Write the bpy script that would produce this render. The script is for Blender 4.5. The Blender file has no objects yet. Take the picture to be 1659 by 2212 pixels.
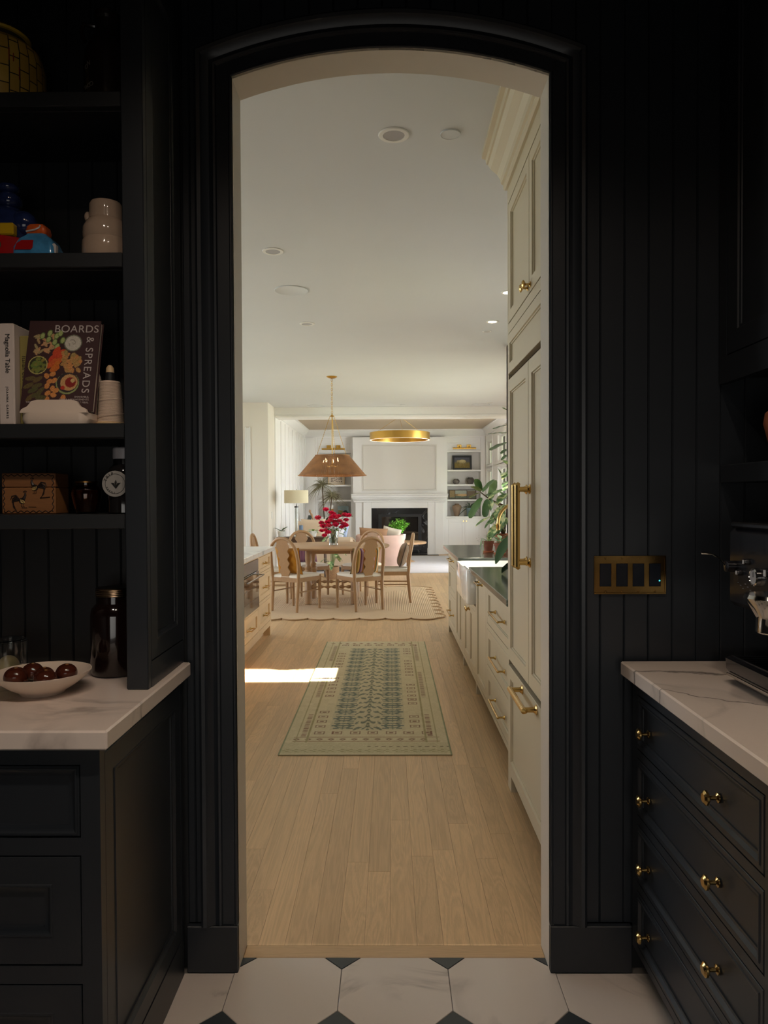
import bpy, math, random
import numpy as np
from mathutils import Matrix, Vector
random.seed(7)
C = bpy.context.scene.collection
sc = bpy.context.scene
PI = math.pi

# ------------------------------------------------------------------ camera, world, sun, large lights, exposure
cam = bpy.data.cameras.new('camera'); cam_o = bpy.data.objects.new('camera', cam); C.objects.link(cam_o)
cam_o.location = (0, 0, 1.39)
cam_o.matrix_world = Matrix.Translation((0, 0, 1.39)) @ Matrix.Rotation(math.radians(0.450), 4, 'Z') @ Matrix.Rotation(math.radians(88.955), 4, 'X') @ Matrix.Rotation(math.radians(-0.26), 4, 'Z')
cam.sensor_fit = 'VERTICAL'; cam.sensor_height = 36.0; cam.lens = 36.0 * 1590 / 2212
cam.clip_start = 0.05; cam.clip_end = 200
sc.camera = cam_o

world = bpy.data.worlds.new('world'); sc.world = world; world.use_nodes = True
bg = world.node_tree.nodes['Background']; bg.inputs[0].default_value = (0.78, 0.89, 1.0, 1); bg.inputs[1].default_value = 4.0

def lamp(name, kind, loc, target, energy, color=(1, 1, 1), **kw):
    l = bpy.data.lights.new(name, kind); o = bpy.data.objects.new(name, l); C.objects.link(o)
    l.energy = energy; l.color = color
    for k, v in kw.items(): setattr(l, k, v)
    o.location = loc
    o.rotation_euler = (Vector(target) - Vector(loc)).to_track_quat('-Z', 'Y').to_euler()
    return o
lamp('sun', 'SUN', (8, 5.8, 5.0), (8 - 1, 5.8, 5.0 - 0.89), 46.0, (1.0, 0.93, 0.82), angle=0.012)
DAY = (0.86, 0.93, 1.0)
lamp('kitchen_daylight_fill', 'AREA', (-4.62, 5.6, 1.7), (0, 5.6, 1.7), 88, (0.93, 0.96, 1.0), shape='RECTANGLE', size=3.0, size_y=1.6)  # soft area lamp added outside an unseen left opening to brighten the kitchen
lamp('dining_left_daylight_fill', 'AREA', (-4.62, 10.0, 1.6), (0, 10.0, 1.4), 95, DAY, shape='RECTANGLE', size=3.0, size_y=1.9)  # second fill lamp added along the unseen left wall for the dining area
lamp('dining_right_daylight_fill', 'AREA', (2.85, 10.6, 1.4), (0, 10.6, 1.2), 85, DAY, shape='RECTANGLE', size=3.2, size_y=2.2)  # fill lamp added beyond the hidden right opening by the dining table
lamp('living_daylight_fill', 'AREA', (2.85, 14.2, 1.5), (.6, 17.6, 1.4), 290, (0.93, 0.95, 0.98), shape='RECTANGLE', size=1.4, size_y=2.2)  # fill lamp added at a hidden opening, turned to brighten the fireplace wall

lamp('pantry_low_fill', 'AREA', (0, -1.45, 1.0), (0, 1.6, .25), 5.5, (1.0, .95, .88), shape='RECTANGLE', size=1.6, size_y=1.2, spread=1.9)  # low fill lamp added inside the pantry, in front of the solid back wall

sc.view_settings.view_transform = 'Standard'; sc.view_settings.look = 'None'
sc.view_settings.gamma = 1.0; sc.view_settings.use_curve_mapping = False
sc.view_settings.exposure = -0.4

# ------------------------------------------------------------------ helpers: materials
def lin(c):
    return tuple(((v / 255) / 12.92 if v / 255 <= 0.04045 else (((v / 255) + 0.055) / 1.055) ** 2.4) for v in c)
MATS = {}
def base_mat(name):
    m = bpy.data.materials.new(name); m.use_nodes = True
    return m, m.node_tree.nodes, m.node_tree.links, m.node_tree.nodes['Principled BSDF']
def mat(name, col, rough=0.5, metal=0.0, var=0.0, scale=12.0, bump=0.0, bscale=80.0, trans=0.0, coat=0.0, spec=0.5, emit=None, estr=0.0, stretch=(1, 1, 1), sss=0.0):
    if name in MATS: return MATS[name]
    m, N, L, P = base_mat(name); MATS[name] = m
    c = lin(col); P.inputs['Base Color'].default_value = (*c, 1); P.inputs['Roughness'].default_value = rough
    P.inputs['Metallic'].default_value = metal; P.inputs['Transmission Weight'].default_value = trans
    P.inputs['Coat Weight'].default_value = coat; P.inputs['Specular IOR Level'].default_value = spec
    if sss: P.inputs['Subsurface Weight'].default_value = sss
    if emit: P.inputs['Emission Color'].default_value = (*lin(emit), 1); P.inputs['Emission Strength'].default_value = estr
    if var or bump:
        tc = N.new('ShaderNodeTexCoord'); mp = N.new('ShaderNodeMapping'); L.new(tc.outputs['Object'], mp.inputs[0]); mp.inputs['Scale'].default_value = stretch
    if var:
        n = N.new('ShaderNodeTexNoise'); n.inputs['Scale'].default_value = scale; n.inputs['Detail'].default_value = 4; L.new(mp.outputs[0], n.inputs[0])
        r = N.new('ShaderNodeValToRGB'); L.new(n.outputs[0], r.inputs[0])
        r.color_ramp.elements[0].position = 0.3; r.color_ramp.elements[1].position = 0.7
        r.color_ramp.elements[0].color = (*[v * (1 - var) for v in c], 1); r.color_ramp.elements[1].color = (*[min(1, v * (1 + var)) for v in c], 1)
        L.new(r.outputs[0], P.inputs['Base Color'])
    if bump:
        n2 = N.new('ShaderNodeTexNoise'); n2.inputs['Scale'].default_value = bscale; L.new(mp.outputs[0], n2.inputs[0])
        b = N.new('ShaderNodeBump'); b.inputs['Strength'].default_value = bump; b.inputs['Distance'].default_value = 0.002; L.new(n2.outputs[0], b.inputs['Height']); L.new(b.outputs[0], P.inputs['Normal'])
    return m
def attr_mat(name, rough=0.6, bump=0.0, bscale=400):
    if name in MATS: return MATS[name]
    m, N, L, P = base_mat(name); MATS[name] = m
    a = N.new('ShaderNodeVertexColor'); a.layer_name = 'Col'; L.new(a.outputs[0], P.inputs['Base Color']); P.inputs['Roughness'].default_value = rough
    if bump:
        n2 = N.new('ShaderNodeTexNoise'); n2.inputs['Scale'].default_value = bscale
        tc = N.new('ShaderNodeTexCoord'); L.new(tc.outputs['Object'], n2.inputs[0])
        b = N.new('ShaderNodeBump'); b.inputs['Strength'].default_value = bump; b.inputs['Distance'].default_value = 0.004; L.new(n2.outputs[0], b.inputs['Height']); L.new(b.outputs[0], P.inputs['Normal'])
    return m
def pane_mat():
    m, N, L, P = base_mat('window_glass'); N.remove(P)
    t = N.new('ShaderNodeBsdfTransparent'); g = N.new('ShaderNodeBsdfGlossy'); g.inputs['Roughness'].default_value = 0.0
    f = N.new('ShaderNodeFresnel'); f.inputs[0].default_value = 1.25
    x = N.new('ShaderNodeMixShader'); L.new(f.outputs[0], x.inputs[0]); L.new(t.outputs[0], x.inputs[1]); L.new(g.outputs[0], x.inputs[2])
    L.new(x.outputs[0], N['Material Output'].inputs[0]); return m
def marble_mat(name, base, vein, scale=2.2, width=0.035, rough=0.18, warp=1.6, soft=0.35, seed=0.0):
    m, N, L, P = base_mat(name)
    tc = N.new('ShaderNodeTexCoord'); mp = N.new('ShaderNodeMapping'); mp.inputs['Rotation'].default_value = (0.3, 0.5, 0.6 + seed); mp.inputs['Location'].default_value = (seed * 3.1, seed * 1.7, 0.4)
    oi = N.new('ShaderNodeObjectInfo'); ad = N.new('ShaderNodeVectorMath'); ad.operation = 'ADD'
    sc_ = N.new('ShaderNodeMath'); sc_.operation = 'MULTIPLY'; sc_.inputs[1].default_value = 23.0; L.new(oi.outputs['Random'], sc_.inputs[0])
    L.new(tc.outputs['Object'], ad.inputs[0]); L.new(sc_.outputs[0], ad.inputs[1]); L.new(ad.outputs[0], mp.inputs[0])
    n = N.new('ShaderNodeTexNoise'); n.inputs['Scale'].default_value = scale; n.inputs['Detail'].default_value = 6; n.inputs['Distortion'].default_value = warp; L.new(mp.outputs[0], n.inputs[0])
    s = N.new('ShaderNodeMath'); s.operation = 'SUBTRACT'; s.inputs[1].default_value = 0.5; L.new(n.outputs[0], s.inputs[0])
    a = N.new('ShaderNodeMath'); a.operation = 'ABSOLUTE'; L.new(s.outputs[0], a.inputs[0])
    r = N.new('ShaderNodeValToRGB'); r.color_ramp.elements[0].color = (*lin(vein), 1); r.color_ramp.elements[1].color = (*lin(base), 1)
    r.color_ramp.elements[1].position = width; L.new(a.outputs[0], r.inputs[0])
    n2 = N.new('ShaderNodeTexNoise'); n2.inputs['Scale'].default_value = scale * 1.7; L.new(mp.outputs[0], n2.inputs[0])
    r2 = N.new('ShaderNodeValToRGB'); r2.color_ramp.elements[0].position = 0.45; r2.color_ramp.elements[1].position = 0.62; L.new(n2.outputs[0], r2.inputs[0])
    mx = N.new('ShaderNodeMix'); mx.data_type = 'RGBA'; L.new(r2.outputs[0], mx.inputs[0]); mx.inputs[6].default_value = (*lin(base), 1); L.new(r.outputs[0], mx.inputs[7])
    L.new(mx.outputs[2], P.inputs['Base Color']); P.inputs['Roughness'].default_value = rough
    return m
def veined_mat(name, base, vein, lines, rough=0.22):
    m = marble_mat(name, base, tuple(int(b * .9) for b in base), 1.6, 0.05, rough, 1.5); N, L = m.node_tree.nodes, m.node_tree.links; P = N['Principled BSDF']
    src = P.inputs['Base Color'].links[0].from_socket; tc = N.new('ShaderNodeTexCoord'); sp = N.new('ShaderNodeSeparateXYZ'); L.new(tc.outputs['Object'], sp.inputs[0])
    def M(op, a, b):
        n = N.new('ShaderNodeMath'); n.operation = op
        for i, v in enumerate((a, b)):
            if isinstance(v, (int, float)): n.inputs[i].default_value = v
            else: L.new(v, n.inputs[i])
        return n.outputs[0]
    n1 = N.new('ShaderNodeTexNoise'); n1.inputs['Scale'].default_value = 5; n1.inputs['Detail'].default_value = 5; L.new(tc.outputs['Object'], n1.inputs[0])
    n2 = N.new('ShaderNodeTexNoise'); n2.inputs['Scale'].default_value = 9; L.new(tc.outputs['Object'], n2.inputs[0])
    for k, c, wd in lines:
        d = M('ABSOLUTE', M('ADD', M('ADD', M('MULTIPLY', sp.outputs[0], k), M('MULTIPLY', M('SUBTRACT', n1.outputs[0], .5), .28)), M('SUBTRACT', sp.outputs[1], c)), 0)
        r = N.new('ShaderNodeMapRange'); r.inputs[1].default_value = 0; L.new(M('MULTIPLY', n2.outputs[0], wd), r.inputs[2]); r.inputs[3].default_value = .85; r.inputs[4].default_value = 0; L.new(d, r.inputs[0])
        mx = N.new('ShaderNodeMix'); mx.data_type = 'RGBA'; L.new(r.outputs[0], mx.inputs[0]); L.new(src, mx.inputs[6]); mx.inputs[7].default_value = (*lin(vein), 1); src = mx.outputs[2]
    L.new(src, P.inputs['Base Color']); return m
def oak_mat(name, col, var=0.16, scale=1.0, rough=0.42, axis=1, grain=1.0):
    m, N, L, P = base_mat(name)
    tc = N.new('ShaderNodeTexCoord'); oi = N.new('ShaderNodeObjectInfo'); ge = N.new('ShaderNodeNewGeometry')
    rnd = N.new('ShaderNodeMath'); rnd.operation = 'ADD'; L.new(oi.outputs['Random'], rnd.inputs[0]); L.new(ge.outputs['Random Per Island'], rnd.inputs[1])
    fr = N.new('ShaderNodeMath'); fr.operation = 'FRACT'; L.new(rnd.outputs[0], fr.inputs[0])
    k = N.new('ShaderNodeMath'); k.operation = 'MULTIPLY'; k.inputs[1].default_value = 31.0; L.new(fr.outputs[0], k.inputs[0])
    ad = N.new('ShaderNodeVectorMath'); ad.operation = 'ADD'; L.new(tc.outputs['Object'], ad.inputs[0]); L.new(k.outputs[0], ad.inputs[1])
    mp = N.new('ShaderNodeMapping'); L.new(ad.outputs[0], mp.inputs[0])
    s = [30 * scale] * 3; s[axis] = 2.2 * scale; mp.inputs['Scale'].default_value = s
    n = N.new('ShaderNodeTexNoise'); n.inputs['Scale'].default_value = 0.55; n.inputs['Detail'].default_value = 2; n.inputs['Distortion'].default_value = 0.6; L.new(mp.outputs[0], n.inputs[0])
    w = N.new('ShaderNodeMath'); w.operation = 'MULTIPLY'; w.inputs[1].default_value = 55.0; L.new(n.outputs[0], w.inputs[0])
    sn = N.new('ShaderNodeMath'); sn.operation = 'SINE'; L.new(w.outputs[0], sn.inputs[0])
    n3 = N.new('ShaderNodeTexNoise'); n3.inputs['Scale'].default_value = 9; n3.inputs['Detail'].default_value = 3; L.new(mp.outputs[0], n3.inputs[0])
    c = lin(col)
    r = N.new('ShaderNodeMapRange'); r.inputs[1].default_value = -1; r.inputs[2].default_value = 1; r.inputs[3].default_value = 1 - var * 0.55 * grain; r.inputs[4].default_value = 1 + var * 0.25; L.new(sn.outputs[0], r.inputs[0])
    r2 = N.new('ShaderNodeMapRange'); r2.inputs[3].default_value = 1 - var; r2.inputs[4].default_value = 1 + var; L.new(fr.outputs[0], r2.inputs[0])
    r3 = N.new('ShaderNodeMapRange'); r3.inputs[1].default_value = 0.3; r3.inputs[2].default_value = 0.7; r3.inputs[3].default_value = 0.93; r3.inputs[4].default_value = 1.05; L.new(n3.outputs[0], r3.inputs[0])
    m1 = N.new('ShaderNodeMath'); m1.operation = 'MULTIPLY'; L.new(r.outputs[0], m1.inputs[0]); L.new(r2.outputs[0], m1.inputs[1])
    m2 = N.new('ShaderNodeMath'); m2.operation = 'MULTIPLY'; L.new(m1.outputs[0], m2.inputs[0]); L.new(r3.outputs[0], m2.inputs[1])
    vm = N.new('ShaderNodeVectorMath'); vm.operation = 'SCALE'; vm.inputs[0].default_value = c; L.new(m2.outputs[0], vm.inputs['Scale'])
    L.new(vm.outputs[0], P.inputs['Base Color']); P.inputs['Roughness'].default_value = rough
    return m

BLACK = mat('black_paint', (35, 39, 44), 0.36, var=0.06, scale=3, bump=0.03, bscale=60)
BLACKIN = mat('black_shelf_paint', (34, 36, 38), 0.45)
WHITE = mat('white_paint', (228, 226, 221), 0.55, var=0.02, scale=2)
CEILW = mat('ceiling_paint', (208, 210, 211), 0.7, var=0.02, scale=1)
JAMBW = mat('jamb_paint', (208, 199, 186), 0.45)
CREAM = mat('cream_cabinet_paint', (196, 184, 158), 0.38, var=0.02, scale=2)
LIVW = mat('living_white_paint', (238, 236, 232), 0.5)
BRASS = mat('polished_brass', (206, 172, 108), 0.2, 1.0)
BRASSD = mat('aged_brass', (166, 130, 74), 0.2, 1.0)
BRASSB = mat('brushed_brass', (205, 165, 85), 0.32, 1.0)
CHROME = mat('chrome', (205, 203, 200), 0.1, 1.0)
STEEL = mat('dark_steel', (90, 88, 88), 0.25, 1.0)
GAPM = mat('dark_gap', (22, 21, 20), 0.8)
OAKF = oak_mat('oak_floor', (208, 173, 130), 0.10, grain=1.9)
OAKL = oak_mat('light_oak', (222, 188, 142), 0.06, 1.0, 0.45, 2)
OAKC = oak_mat('chair_oak', (172, 134, 94), 0.06, 1.2, 0.45, 2)
OAKT = oak_mat('table_oak', (178, 142, 104), 0.05, 0.8, 0.4, 0)
TILE = marble_mat('white_marble_tile', (208, 197, 186), (176, 166, 157), 2.2, 0.03, 0.16, 1.2)
TILEB = mat('slate_tile', (52, 58, 62), 0.35, var=0.1, scale=9)
GROUT = mat('grout', (118, 112, 106), 0.9)
CTR = marble_mat('white_marble_counter', (228, 212, 200), (150, 136, 128), 1.6, 0.045, 0.22, 1.8)
CTRK = marble_mat('island_marble', (238, 236, 232), (190, 190, 188), 2.0, 0.04, 0.2, 1.5)
SOAP = marble_mat('green_soapstone', (80, 88, 80), (158, 170, 164), 2.0, 0.012, 0.14, 2.0)
BLKM = marble_mat('black_marble', (20, 21, 24), (120, 122, 126), 2.4, 0.02, 0.16, 1.0)
PORC = mat('white_porcelain', (240, 238, 232), 0.1, coat=0.5)
LINEN = mat('cream_linen', (236, 226, 208), 0.85, bump=0.3, bscale=300)
TERRA = mat('terracotta', (176, 104, 70), 0.8, var=0.12, scale=18)
SOIL = mat('soil', (56, 42, 32), 0.95, bump=0.8, bscale=90)
GLASS = mat('clear_glass', (250, 252, 250), 0.02, trans=1.0)
PANE = pane_mat()
COLM = attr_mat('painted_print', 0.55)
STEMM = mat('stem_bark', (92, 74, 52), 0.8, var=0.2, scale=30)
STEMG = mat('green_stem', (96, 122, 62), 0.6)
LEAFD = mat('dark_green_leaf', (76, 108, 58), 0.42, var=0.18, scale=14)
LEAFB = mat('fresh_green_leaf', (112, 150, 62), 0.5, var=0.2, scale=14)
LEAFP = mat('pale_green_leaf', (150, 176, 132), 0.5, var=0.25, scale=30)

# ------------------------------------------------------------------ helpers: geometry
class MB:
    def __init__(s, xf=None): s.v = []; s.f = []; s.xf = xf or Matrix()
    def add(s, vs, fs):
        o = len(s.v); X = s.xf
        s.v += [tuple(X @ Vector(p)) for p in vs]; s.f += [tuple(i + o for i in f) for f in fs]; return s
    def box(s, x0, x1, y0, y1, z0, z1, b=0.0):
        lo = (x0, y0, z0); hi = (x1, y1, z1)
        if b <= 0:
            vs = [((x0, x1)[i & 1], (y0, y1)[i >> 1 & 1], (z0, z1)[i >> 2]) for i in range(8)]
            return s.add(vs, [(0, 2, 3, 1), (4, 5, 7, 6), (0, 1, 5, 4), (2, 6, 7, 3), (0, 4, 6, 2), (1, 3, 7, 5)])
        b = min(b, (x1 - x0) * .45, (y1 - y0) * .45, (z1 - z0) * .45)
        vs = []; ix = {}
        for i in range(8):
            sg = (i & 1, i >> 1 & 1, i >> 2)
            for a in range(3):
                p = [(hi[k] if sg[k] else lo[k]) if k == a else ((hi[k] - b) if sg[k] else (lo[k] + b)) for k in range(3)]
                ix[(sg, a)] = len(vs); vs.append(p)
        fs = []
        for a in range(3):
            o1, o2 = [k for k in range(3) if k != a]
            for sv in (0, 1):
                q = []
                for p, r in ((0, 0), (1, 0), (1, 1), (0, 1)):
                    g = [0, 0, 0]; g[a] = sv; g[o1] = p; g[o2] = r; q.append(ix[(tuple(g), a)])
                fs.append(q)
            for p in (0, 1):
                for r in (0, 1):
                    g0 = [0, 0, 0]; g0[o1] = p; g0[o2] = r; g1 = list(g0); g1[a] = 1
                    fs.append((ix[(tuple(g0), o1)], ix[(tuple(g1), o1)], ix[(tuple(g1), o2)], ix[(tuple(g0), o2)]))
        for i in range(8):
            sg = (i & 1, i >> 1 & 1, i >> 2); fs.append(tuple(ix[(sg, a)] for a in range(3)))
        return s.add(vs, fs)
    def loft(s, loops, cap0=True, cap1=True, closed=True, ring=False):
        n = len(loops[0]); vs = [p for l in loops for p in l]; fs = []
        R = len(loops)
        for i in range(R if ring else R - 1):
            j2 = (i + 1) % R
            for j in range(n if closed else n - 1):
                k = (j + 1) % n; fs.append((i * n + j, i * n + k, j2 * n + k, j2 * n + j))
        if closed and not ring:
            if cap0: fs.append(tuple(range(n - 1, -1, -1)))
            if cap1: fs.append(tuple((R - 1) * n + j for j in range(n)))
        return s.add(vs, fs)
    def lathe(s, prof, c=(0, 0, 0), seg=24, axis='Z', sx=1.0, sy=1.0):
        loops = []
        for r, z in prof:
            r = max(r, 1e-5); l = []
            for j in range(seg):
                a = 2 * PI * j / seg; u, w = r * math.cos(a) * sx, r * math.sin(a) * sy
                p = (u, w, z) if axis == 'Z' else ((z, u, w) if axis == 'X' else (u, z, w))
                l.append((p[0] + c[0], p[1] + c[1], p[2] + c[2]))
            loops.append(l)
        return s.loft(loops)
    def tube(s, pts, r, seg=8, closed=False):
        pts = [Vector(p) for p in pts]; n = len(pts); rs = r if isinstance(r, (list, tuple)) else [r] * n
        loops = []; prev = None
        for i, p in enumerate(pts):
            if closed: t = pts[(i + 1) % n] - pts[i - 1]
            else: t = pts[min(i + 1, n - 1)] - pts[max(i - 1, 0)]
            t = t.normalized() if t.length > 1e-9 else Vector((0, 0, 1))
            if prev is None:
                a = Vector((0, 0, 1)) if abs(t.z) < 0.9 else Vector((1, 0, 0)); nrm = t.cross(a).normalized()
            else:
                nrm = prev - t * prev.dot(t); nrm = nrm.normalized() if nrm.length > 1e-6 else t.orthogonal().normalized()
            prev = nrm; bn = t.cross(nrm)
            loops.append([tuple(p + (nrm * math.cos(2 * PI * j / seg) + bn * math.sin(2 * PI * j / seg)) * rs[i]) for j in range(seg)])
        return s.loft(loops, ring=closed)
    def prism(s, poly, d0, d1, plane='XZ'):
        def P(p, d): return (p[0], d, p[1]) if plane == 'XZ' else ((p[0], p[1], d) if plane == 'XY' else (d, p[0], p[1]))
        return s.loft([[P(p, d0) for p in poly], [P(p, d1) for p in poly]])
    def sphere(s, c, r, seg=16, rings=10):
        r = r if isinstance(r, (tuple, list)) else (r, r, r)
        return s.lathe([(math.sin(PI * i / rings), 0) if False else (math.sin(PI * i / rings) * r[0], -math.cos(PI * i / rings) * r[2]) for i in range(rings + 1)], c, seg, 'Z', 1.0, r[1] / r[0])
    def panel(s, u0, u1, v0, v1, n0, n1, rail=0.06, depth=0.01, bead=0.006, c=0.0015, proud=0.0):
        if rail * 2 + bead * 2 > min(u1 - u0, v1 - v0) * 0.9: rail = min(u1 - u0, v1 - v0) * 0.28
        def R(i, n): return [(u0 + i, v0 + i, n), (u1 - i, v0 + i, n), (u1 - i, v1 - i, n), (u0 + i, v1 - i, n)]
        if proud: return s.loft([R(0, n0), R(0, n1 - c), R(c, n1), R(rail, n1), R(rail + .0015, n1 + proud), R(rail + .005, n1 + proud), R(rail + .006 + bead * .5, n1 - depth * .5), R(rail + .006 + bead, n1 - depth * .6), R(rail + .0065 + bead, n1 - depth)])
        return s.loft([R(0, n0), R(0, n1 - c), R(c, n1), R(rail, n1), R(rail + bead * .3, n1 - depth * .5), R(rail + bead, n1 - depth * .6), R(rail + bead * 1.1, n1 - depth)])
    def frame(s, u0, u1, v0, v1, holes, n0, n1):
        us = sorted({u0, u1, *[h[0] for h in holes], *[h[1] for h in holes]}); vs = sorted({v0, v1, *[h[2] for h in holes], *[h[3] for h in holes]})
        for i in range(len(us) - 1):
            run = None
            for j in range(len(vs) - 1):
                cu, cv = (us[i] + us[i + 1]) / 2, (vs[j] + vs[j + 1]) / 2
                inside = any(h[0] < cu < h[1] and h[2] < cv < h[3] for h in holes)
                if not inside:
                    if run is None: run = [vs[j], vs[j + 1]]
                    else: run[1] = vs[j + 1]
                if inside or j == len(vs) - 2:
                    if run: s.box(us[i], us[i + 1], run[0], run[1], n0, n1)
                    run = None
        return s
    def mesh(s, name, mats, angle=32):
        me = bpy.data.meshes.new(name); me.from_pydata(s.v, [], s.f); me.update()
        import bmesh
        bm = bmesh.new(); bm.from_mesh(me); bmesh.ops.recalc_face_normals(bm, faces=bm.faces); bm.to_mesh(me); bm.free()
        me.shade_smooth(); me.set_sharp_from_angle(angle=math.radians(angle))
        for m in (mats if isinstance(mats, (list, tuple)) else [mats]): me.materials.append(m)
        return me
def root_mat(o):
    while o.parent: o = o.parent
    return o.matrix_basis.copy()
def thing(name, label, cat, loc=(0, 0, 0), rz=0, group=None):
    o = bpy.data.objects.new(name, None); C.objects.link(o); o.location = loc; o.rotation_euler = (0, 0, rz); o.empty_display_size = 0.05
    o['label'] = label; o['category'] = cat
    if group: o['group'] = group
    return o
def part(mb, name, m, parent, label=None, kind=None, angle=32):
    inv = root_mat(parent).inverted()
    mb.v = [tuple(inv @ Vector(p)) for p in mb.v]
    o = bpy.data.objects.new(name, mb.mesh(name, m, angle)); C.objects.link(o); o.parent = parent
    if label: o['label'] = label
    if kind: o['kind'] = kind
    return o
def solo(mb, name, m, label=None, cat=None, group=None, kind=None, loc=(0, 0, 0), angle=32):
    mb.v = [tuple(Vector(p) - Vector(loc)) for p in mb.v]
    o = bpy.data.objects.new(name, mb.mesh(name, m, angle)); C.objects.link(o); o.location = loc
    if label: o['label'] = label; o['category'] = cat
    if group: o['group'] = group
    if kind: o['kind'] = kind
    return o
def struct(mb, name, m): return solo(mb, name, m, kind='structure')
def dup(r, loc, rz, label, group=None):
    c = r.copy(); C.objects.link(c); c.location = loc; c.rotation_euler = (0, 0, rz); c['label'] = label
    if group: c['group'] = group
    for ch in list(r.children):
        a = ch.copy(); C.objects.link(a); a.parent = c
        for g in list(ch.children):
            b = g.copy(); C.objects.link(b); b.parent = a
    return c
def text(body, name, m, parent, world, size, align='LEFT', extrude=0.0004, label=None, spacing=1.0):
    cu = bpy.data.curves.new(name, 'FONT'); cu.body = body; cu.size = size; cu.extrude = extrude; cu.align_x = align; cu.space_character = spacing
    cu.materials.append(m); tmp = bpy.data.objects.new(name, cu); C.objects.link(tmp)
    me = bpy.data.meshes.new_from_object(tmp.evaluated_get(bpy.context.evaluated_depsgraph_get())); bpy.data.objects.remove(tmp); bpy.data.curves.remove(cu)
    me.name = name; me.materials.clear(); me.materials.append(m); o = bpy.data.objects.new(name, me); C.objects.link(o); o.parent = parent
    o.matrix_local = root_mat(parent).inverted() @ world
    if label: o['label'] = label
    return o
def frame_xf(o, u, v, n):
    return Matrix(((u[0], v[0], n[0], o[0]), (u[1], v[1], n[1], o[1]), (u[2], v[2], n[2], o[2]), (0, 0, 0, 1)))
def faceL(x): return frame_xf((x, 0, 0), (0, 1, 0), (0, 0, 1), (-1, 0, 0))    # faces -X; u = Y, v = Z
def faceR(x): return frame_xf((x, 0, 0), (0, 1, 0), (0, 0, 1), (1, 0, 0))     # faces +X
def faceC(y): return frame_xf((0, y, 0), (1, 0, 0), (0, 0, 1), (0, -1, 0))    # faces the camera
def rrect(x0, x1, y0, y1, r, z, n=5):
    out = []
    for cx, cy, a0 in ((x1 - r, y1 - r, 0), (x0 + r, y1 - r, 90), (x0 + r, y0 + r, 180), (x1 - r, y0 + r, 270)):
        for k in range(n + 1):
            a = math.radians(a0 + 90 * k / n); out.append((cx + r * math.cos(a), cy + r * math.sin(a), z))
    return out
def pillow_mb(w, h, t, xf, n=12):
    m = MB(xf); loops = []
    for side in (1, -1):
        vs = []; 
        for i in range(n + 1):
            for j in range(n + 1):
                u, v = 2 * i / n - 1, 2 * j / n - 1
                pu = u * (1 - 0.06 * (1 - v * v)); pv = v * (1 - 0.06 * (1 - u * u))
                d = max(0.0, (1 - u ** 4) * (1 - v ** 4)) ** 0.55
                vs.append((pu * w / 2, pv * h / 2, side * (0.003 + t / 2 * d)))
        fs = [(i * (n + 1) + j, (i + 1) * (n + 1) + j, (i + 1) * (n + 1) + j + 1, i * (n + 1) + j + 1) for i in range(n) for j in range(n)]
        m.add(vs, fs)
    return m
def leaf_mb(m, base, tip, width, fold=0.25, droop=0.15, shape='oval', side=None, nseg=7):
    b, t = Vector(base), Vector(tip); d = t - b; L = d.length; d = d.normalized()
    sd = Vector(side) if side else d.cross(Vector((0, 0, 1)))
    if sd.length < 1e-3: sd = Vector((1, 0, 0))
    sd = sd.normalized(); up = sd.cross(d).normalized(); vs = []; fs = []
    for i in range(nseg + 1):
        q = i / nseg
        if shape == 'fiddle': wdt = width * (0.28 + 0.72 * math.sin(PI * min(1, 0.12 + q * 0.72))) * (1 if q < 0.93 else 0.55) * (0.35 if i == 0 else 1)
        elif shape == 'strap': wdt = width * (1 - q) ** 0.6
        else: wdt = width * math.sin(PI * min(0.985, 0.04 + q * 0.94)) ** 0.8
        c = b + d * L * q + Vector((0, 0, -droop * L * q * q)) 
        for k in (-1, -0.5, 0, 0.5, 1):
            vs.append(c + sd * wdt * 0.5 * k + up * (abs(k) * fold * wdt * 0.5 + 0.03 * wdt * math.sin(q * 14 + k * 2)))
    for i in range(nseg):
        for k in range(4): fs.append((i * 5 + k, i * 5 + k + 1, i * 5 + 6 + k, i * 5 + 5 + k))
    m.add([tuple(p) for p in vs], fs); return m
def grid_obj(img, name, parent, world, w, h, m=None, label=None, warp=None):
    """a thin coloured sheet: img[row from bottom, column] in sRGB 0..255"""
    ny, nx, _ = img.shape; xf = root_mat(parent).inverted() @ world
    vs = [];
    for j in range(ny):
        for i in range(nx):
            x, y = w * i / (nx - 1), h * j / (ny - 1); z = warp(x, y) if warp else 0
            vs.append(tuple(xf @ Vector((x, y, z))))
    fs = [(j * nx + i, j * nx + i + 1, (j + 1) * nx + i + 1, (j + 1) * nx + i) for j in range(ny - 1) for i in range(nx - 1)]
    me = bpy.data.meshes.new(name); me.from_pydata(vs, [], fs); me.shade_smooth()
    c = img.reshape(-1, 3).astype(float) / 255; c = np.where(c <= 0.04045, c / 12.92, ((c + 0.055) / 1.055) ** 2.4)
    a = me.color_attributes.new('Col', 'FLOAT_COLOR', 'POINT'); a.data.foreach_set('color', np.concatenate([c, np.ones((len(c), 1))], 1).ravel())
    me.materials.append(m or COLM); o = bpy.data.objects.new(name, me); C.objects.link(o); o.parent = parent
    if label: o['label'] = label
    return o
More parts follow.
